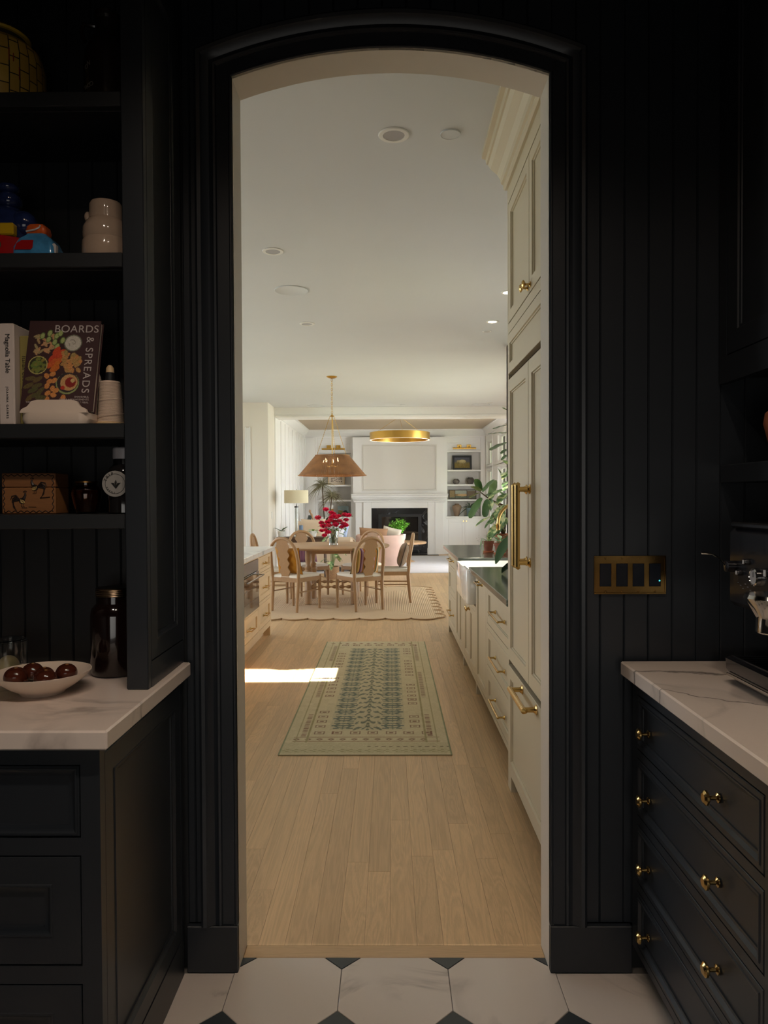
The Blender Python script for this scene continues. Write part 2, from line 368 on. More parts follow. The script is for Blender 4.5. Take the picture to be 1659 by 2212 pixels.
class Img:
    def __init__(s, w, h, bgc, noise=0):
        s.a = np.zeros((h, w, 3)) + np.array(bgc, float); s.h = h; s.w = w; s.y, s.x = np.mgrid[0:h, 0:w]; s.x = s.x / (w - 1); s.y = s.y / (h - 1)
        s.r = np.random.RandomState(5)
        if noise: s.a += s.r.randn(h, w, 1) * noise
    def put(s, mask, col, jit=0):
        s.a[mask] = np.array(col, float) + (s.r.randn(int(mask.sum()), 1) * jit if jit else 0); return s
    def ell(s, cx, cy, rx, ry, col, ang=0, jit=0):
        c, n = math.cos(ang), math.sin(ang); dx, dy = (s.x - cx) * s.w, (s.y - cy) * s.h
        u, v = (c * dx + n * dy) / (rx * s.w), (-n * dx + c * dy) / (ry * s.h if False else ry * s.w); return s.put(u * u + v * v < 1, col, jit)
    def rect(s, x0, x1, y0, y1, col, jit=0): return s.put((s.x >= x0) & (s.x <= x1) & (s.y >= y0) & (s.y <= y1), col, jit)
    def out(s): return np.clip(s.a, 0, 255)

def knob(parent, xf, name='knob', m=None, r=0.0165, long=0.034):
    k = MB(xf); k.lathe([(0, 0), (0.011, 0), (0.011, 0.003), (0.005, 0.006), (0.0045, long * .55), (r * .55, long * .6), (r, long * .75), (r * .97, long * .88), (r * .6, long), (0, long)], seg=16)
    return part(k, name, m or BRASS, parent)
def pull(parent, a, b, nrm, proj=0.032, r=0.005, m=None, name='handle', ros=0.011):
    a, b, n = Vector(a), Vector(b), Vector(nrm); d = (b - a).normalized(); k = MB(); e = d * r * 2.2
    k.tube([a + n * proj * .85 - e, a + n * proj - e * .6, a + n * proj, b + n * proj, b + n * proj + e * .6, b + n * proj * .85 + e], [r * .6, r * 1.05, r, r, r * 1.05, r * .6], 10)
    for p in (a, b):
        k.tube([p, p + n * proj], [r * .9, r * .9], 10); k.tube([p, p + n * 0.003, p + n * .0065, p + n * 0.012], [ros, ros, ros * .7, r], 14)
    return part(k, name, m or BRASS, parent)

# ================================================================== THE SETTING
X0 = 0.0065; HC = 0.4575; RA = 1.377; ZA = 1.308; SPR = ZA + math.sqrt(RA * RA - HC * HC)
def arch_curve(d, zbot, n=28):
    """outline of the arched opening offset outward by d, from left foot over the arch to the right foot, as (x, z)"""
    w = HC + d; pts = [(X0 - w, zbot)]
    for i in range(n + 1):
        x = -w + 2 * w * i / n; pts.append((X0 + x, ZA + math.sqrt((RA + d) ** 2 - x * x)))
    return pts + [(X0 + w, zbot)]
YW = 2.134; YB0 = 2.158; YK = 2.262; ZK = 3.03; ZP = 2.92; XPL = -1.55; XPR = 1.31
# doorway wall: black pantry face and white kitchen face
def slab_poly(xl, xr, top, d): return [(xl, 0)] + arch_curve(d, 0) + [(xr, 0), (xr, top), (xl, top)]
wall_doorway = struct(MB().prism(slab_poly(XPL, XPR, ZP, 0.012), YB0, YB0 + 0.008), 'wall_doorway', BLACKIN)
part(MB().prism(slab_poly(-4.3, XPR, ZK, 0.012), YB0 + 0.009, YK), 'kitchen_face', WHITE, wall_doorway, 'white painted kitchen face')
# beadboards
def beadboard(x0, x1, zb, zt, y0=2.15, y1=YB0, zb2=None):
    m = MB(); c = 0.0035
    zb2 = zb if zb2 is None else zb2
    prof = [(x0 + .0004, y1), (x0 + .0004, y0 + c), (x0 + c, y0), (x1 - c, y0), (x1 - .0004, y0 + c), (x1 - .0004, y1)]
    m.loft([[(x, y, zb + (zb2 - zb) * (x - x0) / (x1 - x0)) for x, y in prof], [(x, y, zt) for x, y in prof]]); return m
bx = 0.543 - 0.07 * 17
while bx < XPR - 0.01:
    a, b = bx, min(bx + 0.07, XPR - .002)
    if b > -0.605:
        a = max(a, -0.6)
        def zb(x):
            if abs(x - X0) > HC + 0.07: return 0.14
            return ZA + math.sqrt((RA + 0.06) ** 2 - (x - X0) ** 2)
        if not (abs(a - X0) <= HC + .07) == (abs(b - X0) <= HC + .07): za = zb2 = min(0.14 if abs((a + b) / 2 - X0) > HC + .085 else 2.6, 2.6)
        else: za, zb2 = zb(a), zb(b)
        part(beadboard(a, b, za, ZP, zb2=zb2), 'board', BLACK, wall_doorway)
    bx += 0.07
# arched casing (swept moulding) and white jamb lining
prof = [(0.0, 0.0), (0.0, 0.012), (0.003, 0.0155), (0.007, 0.0155), (0.010, 0.012), (0.044, 0.012), (0.047, 0.018), (0.053, 0.0195), (0.058, 0.016), (0.066, 0.014), (0.082, 0.022), (0.088, 0.029), (0.098, 0.031), (0.105, 0.026), (0.108, 0.0)]
m = MB(); m.loft([[(x, 2.15 - n, z) for x, z in arch_curve(d, 0.14)] for d, n in prof], closed=False)
m.f = [tuple(f) for f in m.f]
struct(m, 'trim_1', BLACK)
jm = MB(); lo = [[(x, y, z) for x, z in arch_curve(d, 0.0)] for d, y in ((0.0, 2.139), (0.0, YK + .004), (0.011, YK + .004), (0.011, 2.139))]
jm.loft([[l[k] for l in lo] for k in range(len(lo[0]))]); struct(jm, 'trim_2', JAMBW)
# plinths / baseboards of the doorway wall
struct(MB().box(-0.60, X0 - HC, YW - .004, 2.15, 0, 0.138, .002), 'baseboard_left', BLACK)
struct(MB().box(X0 + HC, 0.702, YW - .004, 2.15, 0, 0.138, .002), 'baseboard_right', BLACK)
# pantry shell
struct(MB().box(XPL - .1, XPL, -1.7, YB0, 0, ZP), 'wall_left', BLACKIN)
struct(MB().box(XPR, XPR + .1, -1.7, YB0, 0, ZP), 'wall_right', BLACKIN)
struct(MB().box(XPL - .1, XPR + .1, -1.8, -1.7, 0, ZP), 'wall_back', mat('greige_back_wall', (96, 88, 82), .6))
struct(MB().box(XPL - .1, XPR + .1, -1.8, YB0, ZP, ZP + .1), 'ceiling_pantry', BLACKIN)
# pantry floor: marble octagons and slate squares
floor_p = struct(MB().box(XPL, XPR, -1.7, 2.205, -0.05, -0.0025), 'floor', GROUT)
def clip(poly, f):
    out = []
    for i in range(len(poly)):
        p, q = poly[i], poly[(i + 1) % len(poly)]; a, b = f(p), f(q)
        if a >= 0: out.append(p)
        if (a >= 0) != (b >= 0): t = a / (a - b); out.append((p[0] + (q[0] - p[0]) * t, p[1] + (q[1] - p[1]) * t))
    return out
PT = 0.314; HD = 0.0685; g = 0.0011; tx0, ty0 = -0.148, 2.2185
def tile(poly, m, name):
    for f in (lambda p: 2.2035 - p[1], lambda p: p[0] - XPL, lambda p: XPR - p[0]): poly = clip(poly, f) if poly else poly
    if len(poly) < 3: return
    if all(abs(p[0] - X0) > HC - .005 for p in poly): poly = clip(poly, lambda p: 2.13 - p[1])
    if len(poly) < 3: return
    cx = sum(p[0] for p in poly) / len(poly); cy = sum(p[1] for p in poly) / len(poly)
    ins = [(cx + (p[0] - cx) * .994, cy + (p[1] - cy) * .994) for p in poly]
    m_ = MB(); m_.loft([[(x, y, -.006) for x, y in poly], [(x, y, -.0009) for x, y in poly], [(x, y, 0) for x, y in ins]]); part(m_, name, m, floor_p)
for i in range(-4, 4):
    for j in range(-5, 2):
        cx, cy = tx0 + PT * (i + .5), ty0 - PT * (-j + .5) + 0
        h = PT / 2 - g; k = HD - .0
        if cy > 0.55:
            tile([(cx - h, cy - h + k), (cx - h + k, cy - h), (cx + h - k, cy - h), (cx + h, cy - h + k), (cx + h, cy + h - k), (cx + h - k, cy + h), (cx - h + k, cy + h), (cx - h, cy + h - k)], TILE, 'tile')
        dx, dy = tx0 + PT * i, ty0 + PT * j; d = HD - g * 1.5
        if dy > 0.55: tile([(dx - d, dy), (dx, dy - d), (dx + d, dy), (dx, dy + d)], TILEB, 'accent_tile')
# kitchen floor: threshold strip and oak planks
floor_k = struct(MB().box(-4.3, 2.42, 2.205, 19.1, -0.06, -0.0125), 'floor', mat('subfloor', (120, 92, 66), 0.9))
part(MB().box(X0 - HC, X0 + HC, 2.2055, 2.264, -.0125, 0.001, .002), 'threshold', oak_mat('oak_threshold', (204, 170, 128), 0.08, 1.0, 0.42, 0), floor_k)
PWD = 0.0826
pm = MB().box(0, PWD - .0006, 0, 1, -.0125, 0, 0.0004); plank_me = pm.mesh('plank', OAKF)
rest = MB(); npl = 0; col = 0; x = -4.3 + .002; cols = []
while x < 2.40: cols.append(x); x += PWD
for cx in cols:
    y = 2.2645 if not (abs(cx - X0) < 9) else 2.2645
    first = True
    while y < 18.9:
        ln = random.choice((0.75, 1.0, 1.25, 1.5, 1.8, 2.1)) * (random.uniform(.2, 1) if first else 1); first = False
        y1 = min(y + ln, 18.9)
        if 18.9 - y1 < .3: y1 = 18.9
        vis = (-1.26 < cx < 0.60 and y < 7.5) or (-1.3 < cx < .9 and 7.0 < y < 8.4) or (0.2 < cx < 0.95 and 8.3 < y < 13.4)
        if vis and npl < 296:
            o = bpy.data.objects.new('plank', plank_me); C.objects.link(o); o.parent = floor_k; o.location = (cx, y, 0); o.scale = (1, (y1 - y) - .0008, 1); npl += 1
        else: rest.box(cx, cx + PWD - .001, y, y1 - .001, -.0125, 0)
        y = y1
part(rest, 'plank_field', OAKF, floor_k, kind='stuff')
# kitchen / dining shell
ceil_k = struct(MB().box(-4.3, 1.30, YK + .001, 7.9, ZK, ZK + .12).box(-4.3, 2.42, 7.9, 13.42, ZK, ZK + .12), 'ceiling', CEILW)
def holes_wall(name, xf, u0, u1, v1, holes, th, m, v0=0.0): return struct(MB(xf).frame(u0, u1, v0, v1, holes, -th, 0), name, m)
KW = (5.53, 6.02, 1.06, 2.45)
holes_wall('wall_kitchen_right', faceL(1.27), YK + .001, 8.0, ZK, [KW], .12, WHITE)
struct(MB().box(1.27, 2.42, 7.9, 8.0, 0, ZK), 'wall_dining_near', WHITE)
LW = [(8.8, 12.4, 0.05, 2.45), (13.65, 14.85, .55, 2.08), (13.65, 14.85, 2.2, 2.79), (15.2, 16.4, .55, 2.08), (15.2, 16.4, 2.2, 2.79), (17.33, 18.26, .55, 2.08), (17.33, 18.26, 2.2, 2.79)]
holes_wall('wall_living_right', faceL(2.42), 8.0, 19.1, 3.2, LW, .14, LIVW)
KL = [(4.1, 7.1, .9, 2.5), (8.4, 11.6, .6, 2.55)]
holes_wall('wall_kitchen_left', faceR(-4.3), YK + .001, 12.5, ZK, KL, .14, WHITE)
def window(name, face, rect, nu, nv, depth=.1, fr=.045, bar=.022):
    u0, u1, v0, v1 = rect; root = None
    cw = (u1 - u0 - 2 * fr - (nu - 1) * bar) / nu; ch = (v1 - v0 - 2 * fr - (nv - 1) * bar) / nv
    hs = [(u0 + fr + i * (cw + bar), u0 + fr + i * (cw + bar) + cw, v0 + fr + j * (ch + bar), v0 + fr + j * (ch + bar) + ch) for i in range(nu) for j in range(nv)]
    root = struct(MB(face).frame(u0 + .001, u1 - .001, v0 + .001, v1 - .001, hs, -depth + .02, -depth + .07), name, LIVW)
    for h in hs: part(MB(face).box(h[0] - .004, h[1] + .004, h[2] - .004, h[3] + .004, -depth + .042, -depth + .046), 'pane', PANE, root)
    m = MB(face)
    for q in ((u0 - .07, u0, v0 - .07, v1 + .07), (u1, u1 + .07, v0 - .07, v1 + .07), (u0, u1, v1, v1 + .07), (u0 - .0, u1 + .0, v0 - .07, v0)): m.box(*q, 0.0005, .018, .003)
    part(m, 'window_casing', LIVW, root)
window('window_1', faceL(1.27), KW, 1, 1, .11, .03)
for i, w in enumerate(LW): window('window_%d' % (i + 2), faceL(2.42), w, 4 if i == 0 else 2, 1 if w[2] > 2 else 3, .13)
for i, w in enumerate(KL): window('window_%d' % (i + 9), faceR(-4.3), w, 4, 2, .13)
# unseen slab added to keep sun off the living windows, and ground outside
struct(MB().box(2.62, 5.5, 8.0, 19.4, 3.05, 3.2), 'sun_blocker_slab', LIVW)
struct(MB().box(-30, 40, -20, 60, -.4, -.3), 'ground', mat('lawn', (120, 128, 92), 0.9, var=0.2, scale=2))
# dining left: wall end, return, living shell
struct(MB().box(-4.3, -2.06, 12.5, 13.2, 0, ZK), 'wall_dining_far', mat('greige_wall', (226, 218, 206), 0.6))
m = MB()
for xx in (-2.44, -2.37): m.box(xx - .012, xx + .012, 12.482, 12.499, 0, 2.62, .004)
m.box(-2.43, -2.38, 12.488, 12.499, 0, 2.6); struct(m, 'trim_3', WHITE)
m = MB(); m.box(-2.04 - .08, -2.04, 13.2, 13.6, 0, 2.86, .004); m.box(-2.12, 2.42, 13.2, 13.6, 2.85, ZK + .17, .004); m.box(-2.04, 2.42, 13.19, 13.2, 2.85, 2.89, .003); struct(m, 'trim_4', LIVW)
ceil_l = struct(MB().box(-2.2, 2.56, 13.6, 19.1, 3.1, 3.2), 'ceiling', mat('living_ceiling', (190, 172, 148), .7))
wl = struct(MB().box(-2.24, -2.12, 13.2, 19.1, 0, 3.2), 'wall_living_left', LIVW)
for k in range(9): part(MB().box(-2.12, -2.10, 13.75 + k * .58, 13.82 + k * .58, .14, 2.9, .004), 'batten', LIVW, wl)
part(MB().box(-2.12, -2.10, 13.6, 18.9, 0, .14, .004), 'baseboard', LIVW, wl)
struct(MB().box(-2.24, 2.56, 18.98, 19.1, 0, 3.2), 'wall_far', LIVW)
def crown_prof(p, h): return [(0, 0), (0, -h), (p * .12, -h), (p * .18, -h * .86), (p * .45, -h * .66), (p * .72, -h * .34), (p * .8, -h * .2), (p, -h * .16), (p, 0)]
m = MB(); m.loft([[(xx, 18.55 - a, 3.1 + b) for a, b in crown_prof(.35, .15)] for xx in (-2.12, 2.42)]); m.box(-2.12, 2.42, 18.55, 18.98, 2.92, 3.1)
m.loft([[(-2.12 + a, yy, 3.1 + b) for a, b in crown_prof(.14, .16)] for yy in (13.6, 18.2)]); m.loft([[(2.42 - a, yy, 3.1 + b) for a, b in crown_prof(.14, .16)] for yy in (13.6, 18.2)]); struct(m, 'trim_5', LIVW)

# ceiling fittings
def can_light(xy, label, lit=False, r=.071, z=ZK):
    t = thing('recessed_light', label, 'light', (xy[0], xy[1], z), 0, 'recessed ceiling lights')
    part(MB().lathe([(r * .66, -.001), (r * .7, -.006), (r * .95, -.006), (r, -.003), (r, -.0005), (r * .66, -.0005)], (*xy, z), 28), 'trim_ring', WHITE, t)
    part(MB().lathe([(r * .68, -.004), (r * .4, -.0015), (0, -.0012)], (*xy, z), 24), 'reflector' if not lit else 'lens', mat('reflector_recess_shade', (168, 168, 172), .3) if not lit else mat('lit_lens', (255, 240, 215), .5, emit=(255, 236, 205), estr=14), t)  # unlit reflector greyed to paint in recess shade; the cone is nearly flat
    if lit:
        l = lamp('recessed_lamp', 'SPOT', (xy[0], xy[1], z - .02), (xy[0], xy[1], 0), 22, (1, .84, .64), spot_size=1.9, spot_blend=.7, shadow_soft_size=.04); l.parent = t; l.matrix_parent_inverse = t.matrix_basis.inverted()
    return t
can_light((0.026, 3.349), 'large white recessed ceiling light nearest the arched doorway, unlit')
can_light((-.765, 4.892), 'white recessed ceiling light before the round speaker grille, unlit')
can_light((-.766, 6.913), 'white recessed ceiling light between speaker grille and woven pendant, unlit')
can_light((.96, 6.875), 'glowing recessed ceiling light seen whole beside the fridge cabinet', True, .058)
can_light((.95, 5.904), 'glowing recessed ceiling light half hidden by the tall fridge cabinet', True, .058)
can_light((.962, 7.272), 'small unlit recessed light just beyond the glowing one', False, .045)
can_light((1.73, 12.717), 'tiny recessed light near the ceiling beam at right', False, .06)
def disc(xy, r, name, label, cat, z=ZK, m=None):
    return solo(MB().lathe([(r, -.0005), (r, -.005), (r * .97, -.0075), (r * .94, -.0055), (0, -.0055)], (*xy, z), 32), name, m or CEILW, label, cat, loc=(*xy, z))
disc((.28, 3.341), .046, 'ceiling_plate', 'small blank round plate on the ceiling beside the large recessed light', 'cover')
disc((-.764, 5.803), .133, 'ceiling_speaker', 'round white speaker grille flush in the kitchen ceiling', 'speaker')
disc((-1.288, 13.0), .16, 'ceiling_speaker', 'round ceiling speaker left of the beam above the dining table', 'speaker')
disc((1.6, 12.95), .16, 'ceiling_speaker', 'round ceiling speaker right by the beam, above the plants', 'speaker')
disc((.233, 12.95), .05, 'smoke_detector', 'tiny round detector on ceiling just before the beam', 'detector')
# pantry downlights (behind and above the camera)
LY = 0.6
for i, xx in enumerate((-.5, 0.0, .5)):
    t = thing('pantry_downlight', 'warm recessed pantry light, %s of the three in the dark ceiling' % ('left', 'middle', 'right')[i], 'light', (xx, LY, ZP), 0, 'pantry ceiling lights')
    part(MB().lathe([(.03, -.001), (.032, -.004), (.05, -.004), (.05, -.0005)], (xx, LY, ZP), 20), 'trim_ring', BLACKIN, t)
    part(MB().lathe([(.03, -.003), (0, -.0025)], (xx, LY, ZP), 20), 'lens', mat('pantry_lens', (255, 225, 190), .5, emit=(255, 205, 150), estr=30), t)
    lamp('pantry_lamp', 'SPOT', (xx, LY, ZP - .02), (xx * 1.15, 1.1, 0), 36, (1, .83, .68), spot_size=2.2, spot_blend=1.0, shadow_soft_size=.03)

# ================================================================== PANTRY, LEFT
ZC = 0.918
t = thing('base_cabinet', 'black drawer cabinet under the marble counter on the left', 'cabinet', (-1.05, 1.82, 0))
part(MB().box(XPL + .002, -.628, 1.545, 2.125, 0, .875), 'carcass', GAPM, t)
dr = [(-1.44, -.648, .684, .838), (-1.44, -.648, .413, .647), (-1.44, -.648, .140, .375)]
m = MB(faceC(1.52)).frame(XPL + .002, -.607, 0, .876, dr, -.025, 0); part(m, 'face_frame', BLACK, t)
for k, d in enumerate(dr):
    part(MB(faceC(1.52)).panel(d[0] + .003, d[1] - .003, d[2] + .003, d[3] - .003, -.024, -.0005, .003 if k == 0 else .058, .009, .014, proud=.002), 'drawer', BLACK, t)
part(MB(faceR(-.607)).panel(1.5495, 2.105, .115, .853, -.019, -.001, .05, .009, .012, proud=.0025), 'end_panel', BLACK, t)
m = MB(faceR(-.607)).frame(1.545, 2.125, 0, .876, [(1.5465, 2.108, .112, .856)], -.02, 0); part(m, 'end_frame', BLACK, t)
solo(MB().box(XPL + .002, -.58, 1.49, 2.125, .8775, ZC, .004), 'countertop', CTR, 'white marble counter with soft grey veins over the left black drawers', 'countertop', loc=(-1.05, 1.82, .8775))

h = thing('hutch', 'tall black open shelving hutch standing on the left marble counter', 'shelving', (-1.05, 1.98, ZC))
SH = [2.39, 1.998, 1.579, 1.354]
part(MB().box(-.654, -.6005, 1.813, 1.838, ZC + .0005, 2.9, .002), 'stile', BLACK, h)
part(MB().box(XPL + .002, -.6545, 1.813, 1.838, 2.76, 2.9, .002), 'top_rail', BLACK, h)
part(MB().box(-.626, -.608, 1.8385, 2.125, ZC + .0005, 2.9), 'side_board', BLACK, h)
part(MB(faceR(-.6)).panel(1.8395, 2.122, .985, 2.76, -.0075, -.001, .045, .008, .012, proud=.0008), 'side_panel', BLACK, h)
m = MB(faceR(-.6)).frame(1.8385, 2.125, ZC + .001, 2.9, [(1.8385, 2.124, .983, 2.762)], -.0075, 0); part(m, 'side_frame', BLACK, h)
for z in SH: part(MB().box(XPL + .002, -.6265, 1.8145 if False else 1.839, 2.112, z - .036, z, .002).box(XPL + .002, -.655, 1.8135, 1.8385, z - .036, z, .002), 'shelf', BLACKIN, h)
x = XPL + .004
while x < -.63:
    part(beadboard(x, min(x + .07, -.627), ZC + .001, 2.88, 2.114, 2.122), 'back_board', BLACKIN, h); x += .07

# --- top shelf
zt = SH[0] + .0005
j = thing('ceramic_jar', 'yellow ceramic jar with hand drawn black window grid on top shelf', 'jar', (-1.015, 1.94, zt))
def grid_jar_mat():
    mm, N, L, P = base_mat('yellow_grid_glaze'); tc = N.new('ShaderNodeTexCoord'); sp = N.new('ShaderNodeSeparateXYZ'); L.new(tc.outputs['Object'], sp.inputs[0])
    at_ = N.new('ShaderNodeMath'); at_.operation = 'ARCTAN2'; L.new(sp.outputs[1], at_.inputs[0]); L.new(sp.outputs[0], at_.inputs[1])
    cb = N.new('ShaderNodeCombineXYZ'); k = N.new('ShaderNodeMath'); k.operation = 'MULTIPLY'; k.inputs[1].default_value = .115; L.new(at_.outputs[0], k.inputs[0])
    L.new(sp.outputs[2], cb.inputs[0]); L.new(k.outputs[0], cb.inputs[1])
    b = N.new('ShaderNodeTexBrick'); L.new(cb.outputs[0], b.inputs[0]); b.offset = .37; b.inputs['Scale'].default_value = 1
    b.inputs['Brick Width'].default_value = .043; b.inputs['Row Height'].default_value = .026; b.inputs['Mortar Size'].default_value = .0014; b.inputs['Mortar Smooth'].default_value = .1
    b.inputs['Color1'].default_value = (*lin((206, 170, 76)), 1); b.inputs['Color2'].default_value = (*lin((190, 152, 66)), 1); b.inputs['Mortar'].default_value = (*lin((26, 26, 22)), 1)
    L.new(b.outputs[0], P.inputs['Base Color']); P.inputs['Roughness'].default_value = .3; return mm
part(MB().lathe([(.085, 0), (.108, .004), (.112, .06), (.110, .13), (.1, .165), (.08, .182), (.0, .182)], (-1.015, 1.94, zt), 40), 'body', grid_jar_mat(), j)
part(MB().lathe([(.0, .182), (.068, .183), (.066, .2), (0, .2)], (-1.015, 1.94, zt), 32), 'neck', mat('jar_neck', (54, 48, 36), .5), j, 'dark unglazed neck')
part(MB().lathe([(0, .2), (.074, .2), (.076, .206), (.06, .218), (.03, .227), (0, .23)], (-1.015, 1.94, zt), 32), 'lid', mat('yellow_glaze', (206, 172, 50), .3), j)
gm = MB()
for a, z0, ln in ((-78, .045, .03), (-72, .045, .035), (-66, .045, .03), (-52, .10, .03), (-47, .1, .02), (-40, .06, .03)):
    q = math.radians(a); gm.tube([(-1.015 + .1125 * math.cos(q), 1.94 + .1125 * math.sin(q), zt + z0), (-1.015 + .1125 * math.cos(q), 1.94 + .1125 * math.sin(q), zt + z0 + ln)], .0012, 5)
part(gm, 'drawn_marks', mat('red_glaze', (150, 52, 34), .4), j)
dm = MB(); pts = [(-.022, 0), (.022, 0), (.022, .045), (.012, .062), (-.012, .062), (-.022, .045)]
dm.loft([[( -1.05 + px, 1.94 - math.sqrt(max(.1135 ** 2 - (px - .035) ** 2, 0)) - e, zt + .003 + pz) for px, pz in pts] for e in (0, .001)]); part(dm, 'painted_door', mat('black_glaze', (18, 18, 18), .3), j)
j = thing('growler', 'dark brown stoneware growler bottle on the top shelf by the stile', 'bottle', (-.735, 1.95, zt))
part(MB().lathe([(.05, 0), (.06, .004), (.062, .13), (.058, .165), (.042, .2), (.03, .22), (.03, .25), (.034, .256), (.034, .268), (.0, .268)], (-.735, 1.95, zt), 32), 'bottle_body', mat('dark_brown_glaze', (34, 26, 22), .18, coat=.3), j)
hm = MB(); hm.tube([(-.735 - .03, 1.95 - .01, zt + .235), (-.735 - .055, 1.95 - .02, zt + .235), (-.735 - .062, 1.95 - .02, zt + .215), (-.735 - .052, 1.95 - .02, zt + .19)], .006, 8); part(hm, 'handle', mat('dark_brown_glaze', (34, 26, 22), .18), j)
LET = mat('label_grey', (120, 114, 106), .5)
for s_, a, zz, sz in (('W', -128, .052, .016), ('C', -118, .054, .016), ('O', -110, .056, .016), ('O', -126, .103, .016), ('N', -118, .11, .016)):
    q = math.radians(a); text(s_, 'letter', LET, j, Matrix.Translation((-.735 + .0628 * math.cos(q), 1.95 + .0628 * math.sin(q), zt + zz)) @ Matrix.Rotation(q + PI / 2, 4, 'Z') @ Matrix.Rotation(PI / 2, 4, 'X'), sz, 'CENTER')

# --- second shelf
zt = SH[1] + .0005
BLU = mat('cobalt_glaze', (34, 46, 88), .12, var=.35, scale=26, coat=.4); RED = mat('crimson_glaze', (168, 28, 30), .12, coat=.4); SKY = mat('sky_blue_glaze', (72, 140, 186), .12, var=.3, scale=30, coat=.4)
YEL = mat('sunny_glaze', (214, 172, 30), .15, coat=.4); ORG = mat('orange_glaze', (206, 92, 40), .12, var=.3, scale=40, coat=.4); WGL = mat('white_glaze', (214, 208, 204), .15, coat=.4); GRN = mat('green_glaze', (70, 96, 66), .2, var=.3, scale=30)
cx, cy = -1.0, 1.945
j = thing('ceramic_figure', 'blue, yellow and red painted ceramic stacked figure at left edge of shelf', 'ornament', (cx, cy, zt))
part(MB().lathe([(.07, 0), (.085, .004), (.086, .012), (.0, .012)], (cx, cy, zt), 32), 'foot', GRN, j)
part(MB().lathe([(.0, .0122), (.083, .0122), (.082, .062), (.07, .064), (0, .064)], (cx, cy, zt), 32), 'red_band', RED, j)
part(MB().lathe([(0, .0642), (.074, .0642), (.072, .11), (.05, .142), (.03, .156), (0, .156)], (cx, cy, zt), 32), 'body', BLU, j)
part(MB().sphere((cx + .055, cy - .03, zt + .106), (.034, .03, .034)), 'side_ball', BLU, j)
part(MB().sphere((cx + .002, cy, zt + .176), (.033, .033, .026)), 'upper_ball', BLU, j)
part(MB().sphere((cx, cy, zt + .21), (.028, .028, .015)), 'cap', BLU, j)
part(MB().box(cx + .014, cx + .05, cy - .0775, cy - .055, zt + .064, zt + .095, .003), 'yellow_patch', YEL, j)
part(MB().lathe([(.02, 0), (.02, .004), (0, .004)], (cx + .0, cy - .081, zt + .038), 20, 'Y'), 'medallion', GRN, j)
part(MB().lathe([(.01, -.002), (.01, .001), (0, .001)], (cx + .0, cy - .081, zt + .038), 16, 'Y'), 'medallion_centre', ORG, j)
part(MB().box(cx - .018, cx + .008, cy - .0765, cy - .07, zt + .07, zt + .1, .002), 'painted_window', WGL, j)
cx, cy = -.902, 1.905
j = thing('ceramic_house', 'small red and light blue glazed ceramic house on second shelf', 'ornament', (cx, cy, zt))
def hloop(w, d, z, r=.012): return rrect(cx - w, cx + w, cy - d, cy + d, r, zt + z)
part(MB().loft([hloop(.05, .034, 0), hloop(.054, .037, .006), hloop(.053, .036, .035), hloop(.042, .03, .058), hloop(.027, .024, .068, .01), hloop(.025, .022, .072, .01)]), 'body', SKY, j)
part(MB().loft([hloop(.0252, .022, .0722, .01), hloop(.0265, .0225, .08, .01), hloop(.0245, .021, .092, .01), hloop(.02, .018, .097, .01)]), 'chimney', ORG, j)
part(MB().loft([[(cx + a, cy - .0375 - e + (0.004 if zz > .05 else 0), zt + zz) for a, zz in ((-.045, .026), (-.004, .026), (.001, .031), (.001, .051), (-.028, .051), (-.039, .042))] for e in (-.006, .0012)]), 'red_patch', RED, j)
part(MB().tube([(cx - .022, cy - .0225, zt + .077), (cx, cy - .0245, zt + .08), (cx + .012, cy - .0235, zt + .086), (cx + .014, cy - .022, zt + .092)], .0022, 6), 'white_stripe', WGL, j)
part(MB().box(cx + .044, cx + .0555, cy - .03, cy - .01, zt + .008, zt + .045, .004), 'end_patch', WGL, j)
cx, cy = -.737, 1.93
j = thing('vase', 'beige glazed stacked ring vase on the second shelf beside stile', 'vase', (cx, cy, zt))
part(MB().lathe([(.05, 0), (.058, .004), (.061, .03), (.0605, .058), (.057, .066), (.0585, .074), (.058, .095), (.05, .112), (.043, .12), (.042, .14), (.042, .156), (.038, .164), (.03, .165), (.028, .15), (0, .148)], (cx, cy, zt), 40), 'body', mat('beige_glaze', (190, 164, 142), .12, var=.06, scale=20, coat=.6, bump=.05, bscale=40), j)
part(MB().sphere((cx - .048, cy - .0, zt + .13), (.009, .009, .014)), 'lug', mat('beige_glaze', (190, 164, 142), .12), j)

# --- third shelf
zt = SH[2] + .0005
j = thing('cookbook', 'white cookbook standing spine out at the left edge of shelf', 'book', (-.967, 1.93, zt))
part(MB().box(-.989, -.949, 1.862, 2.06, zt, zt + .258, .003), 'cover', mat('white_book_cloth', (222, 206, 196), .6), j)
part(MB().box(-.985, -.953, 1.868, 2.058, zt + .2582, zt + .259), 'page_block', mat('paper', (226, 216, 200), .9), j)
INK = mat('black_ink', (26, 24, 22), .6)
def spine(body, x, y, z, size, parent, m=INK, sp=1.0): return text(body, 'spine_lettering', m, parent, Matrix.Translation((x, y, z)) @ Matrix.Rotation(PI / 2, 4, 'X') @ Matrix.Rotation(-PI / 2, 4, 'Z'), size, 'LEFT', spacing=sp)
spine('Magnolia Table', -.9705, 1.8612, zt + .232, .0165, j); spine('JOANNA GAINES', -.9695, 1.8612, zt + .098, .0075, j, sp=1.5)
j = thing('cookbook', 'olive green cookbook spine between white book and open stand', 'book', (-.932, 1.95, zt))
part(MB().box(-.9475, -.917, 1.885, 2.06, zt, zt + .232, .003), 'cover', mat('olive_cloth', (150, 136, 74), .7), j)
OL = mat('dark_olive_ink', (72, 64, 40), .6)
spine('Essentials of Classic', -.9275, 1.8842, zt + .196, .0125, j, OL, 1.15); spine('Italian Cooking', -.9395, 1.8842, zt + .18, .0125, j, OL, 1.15)
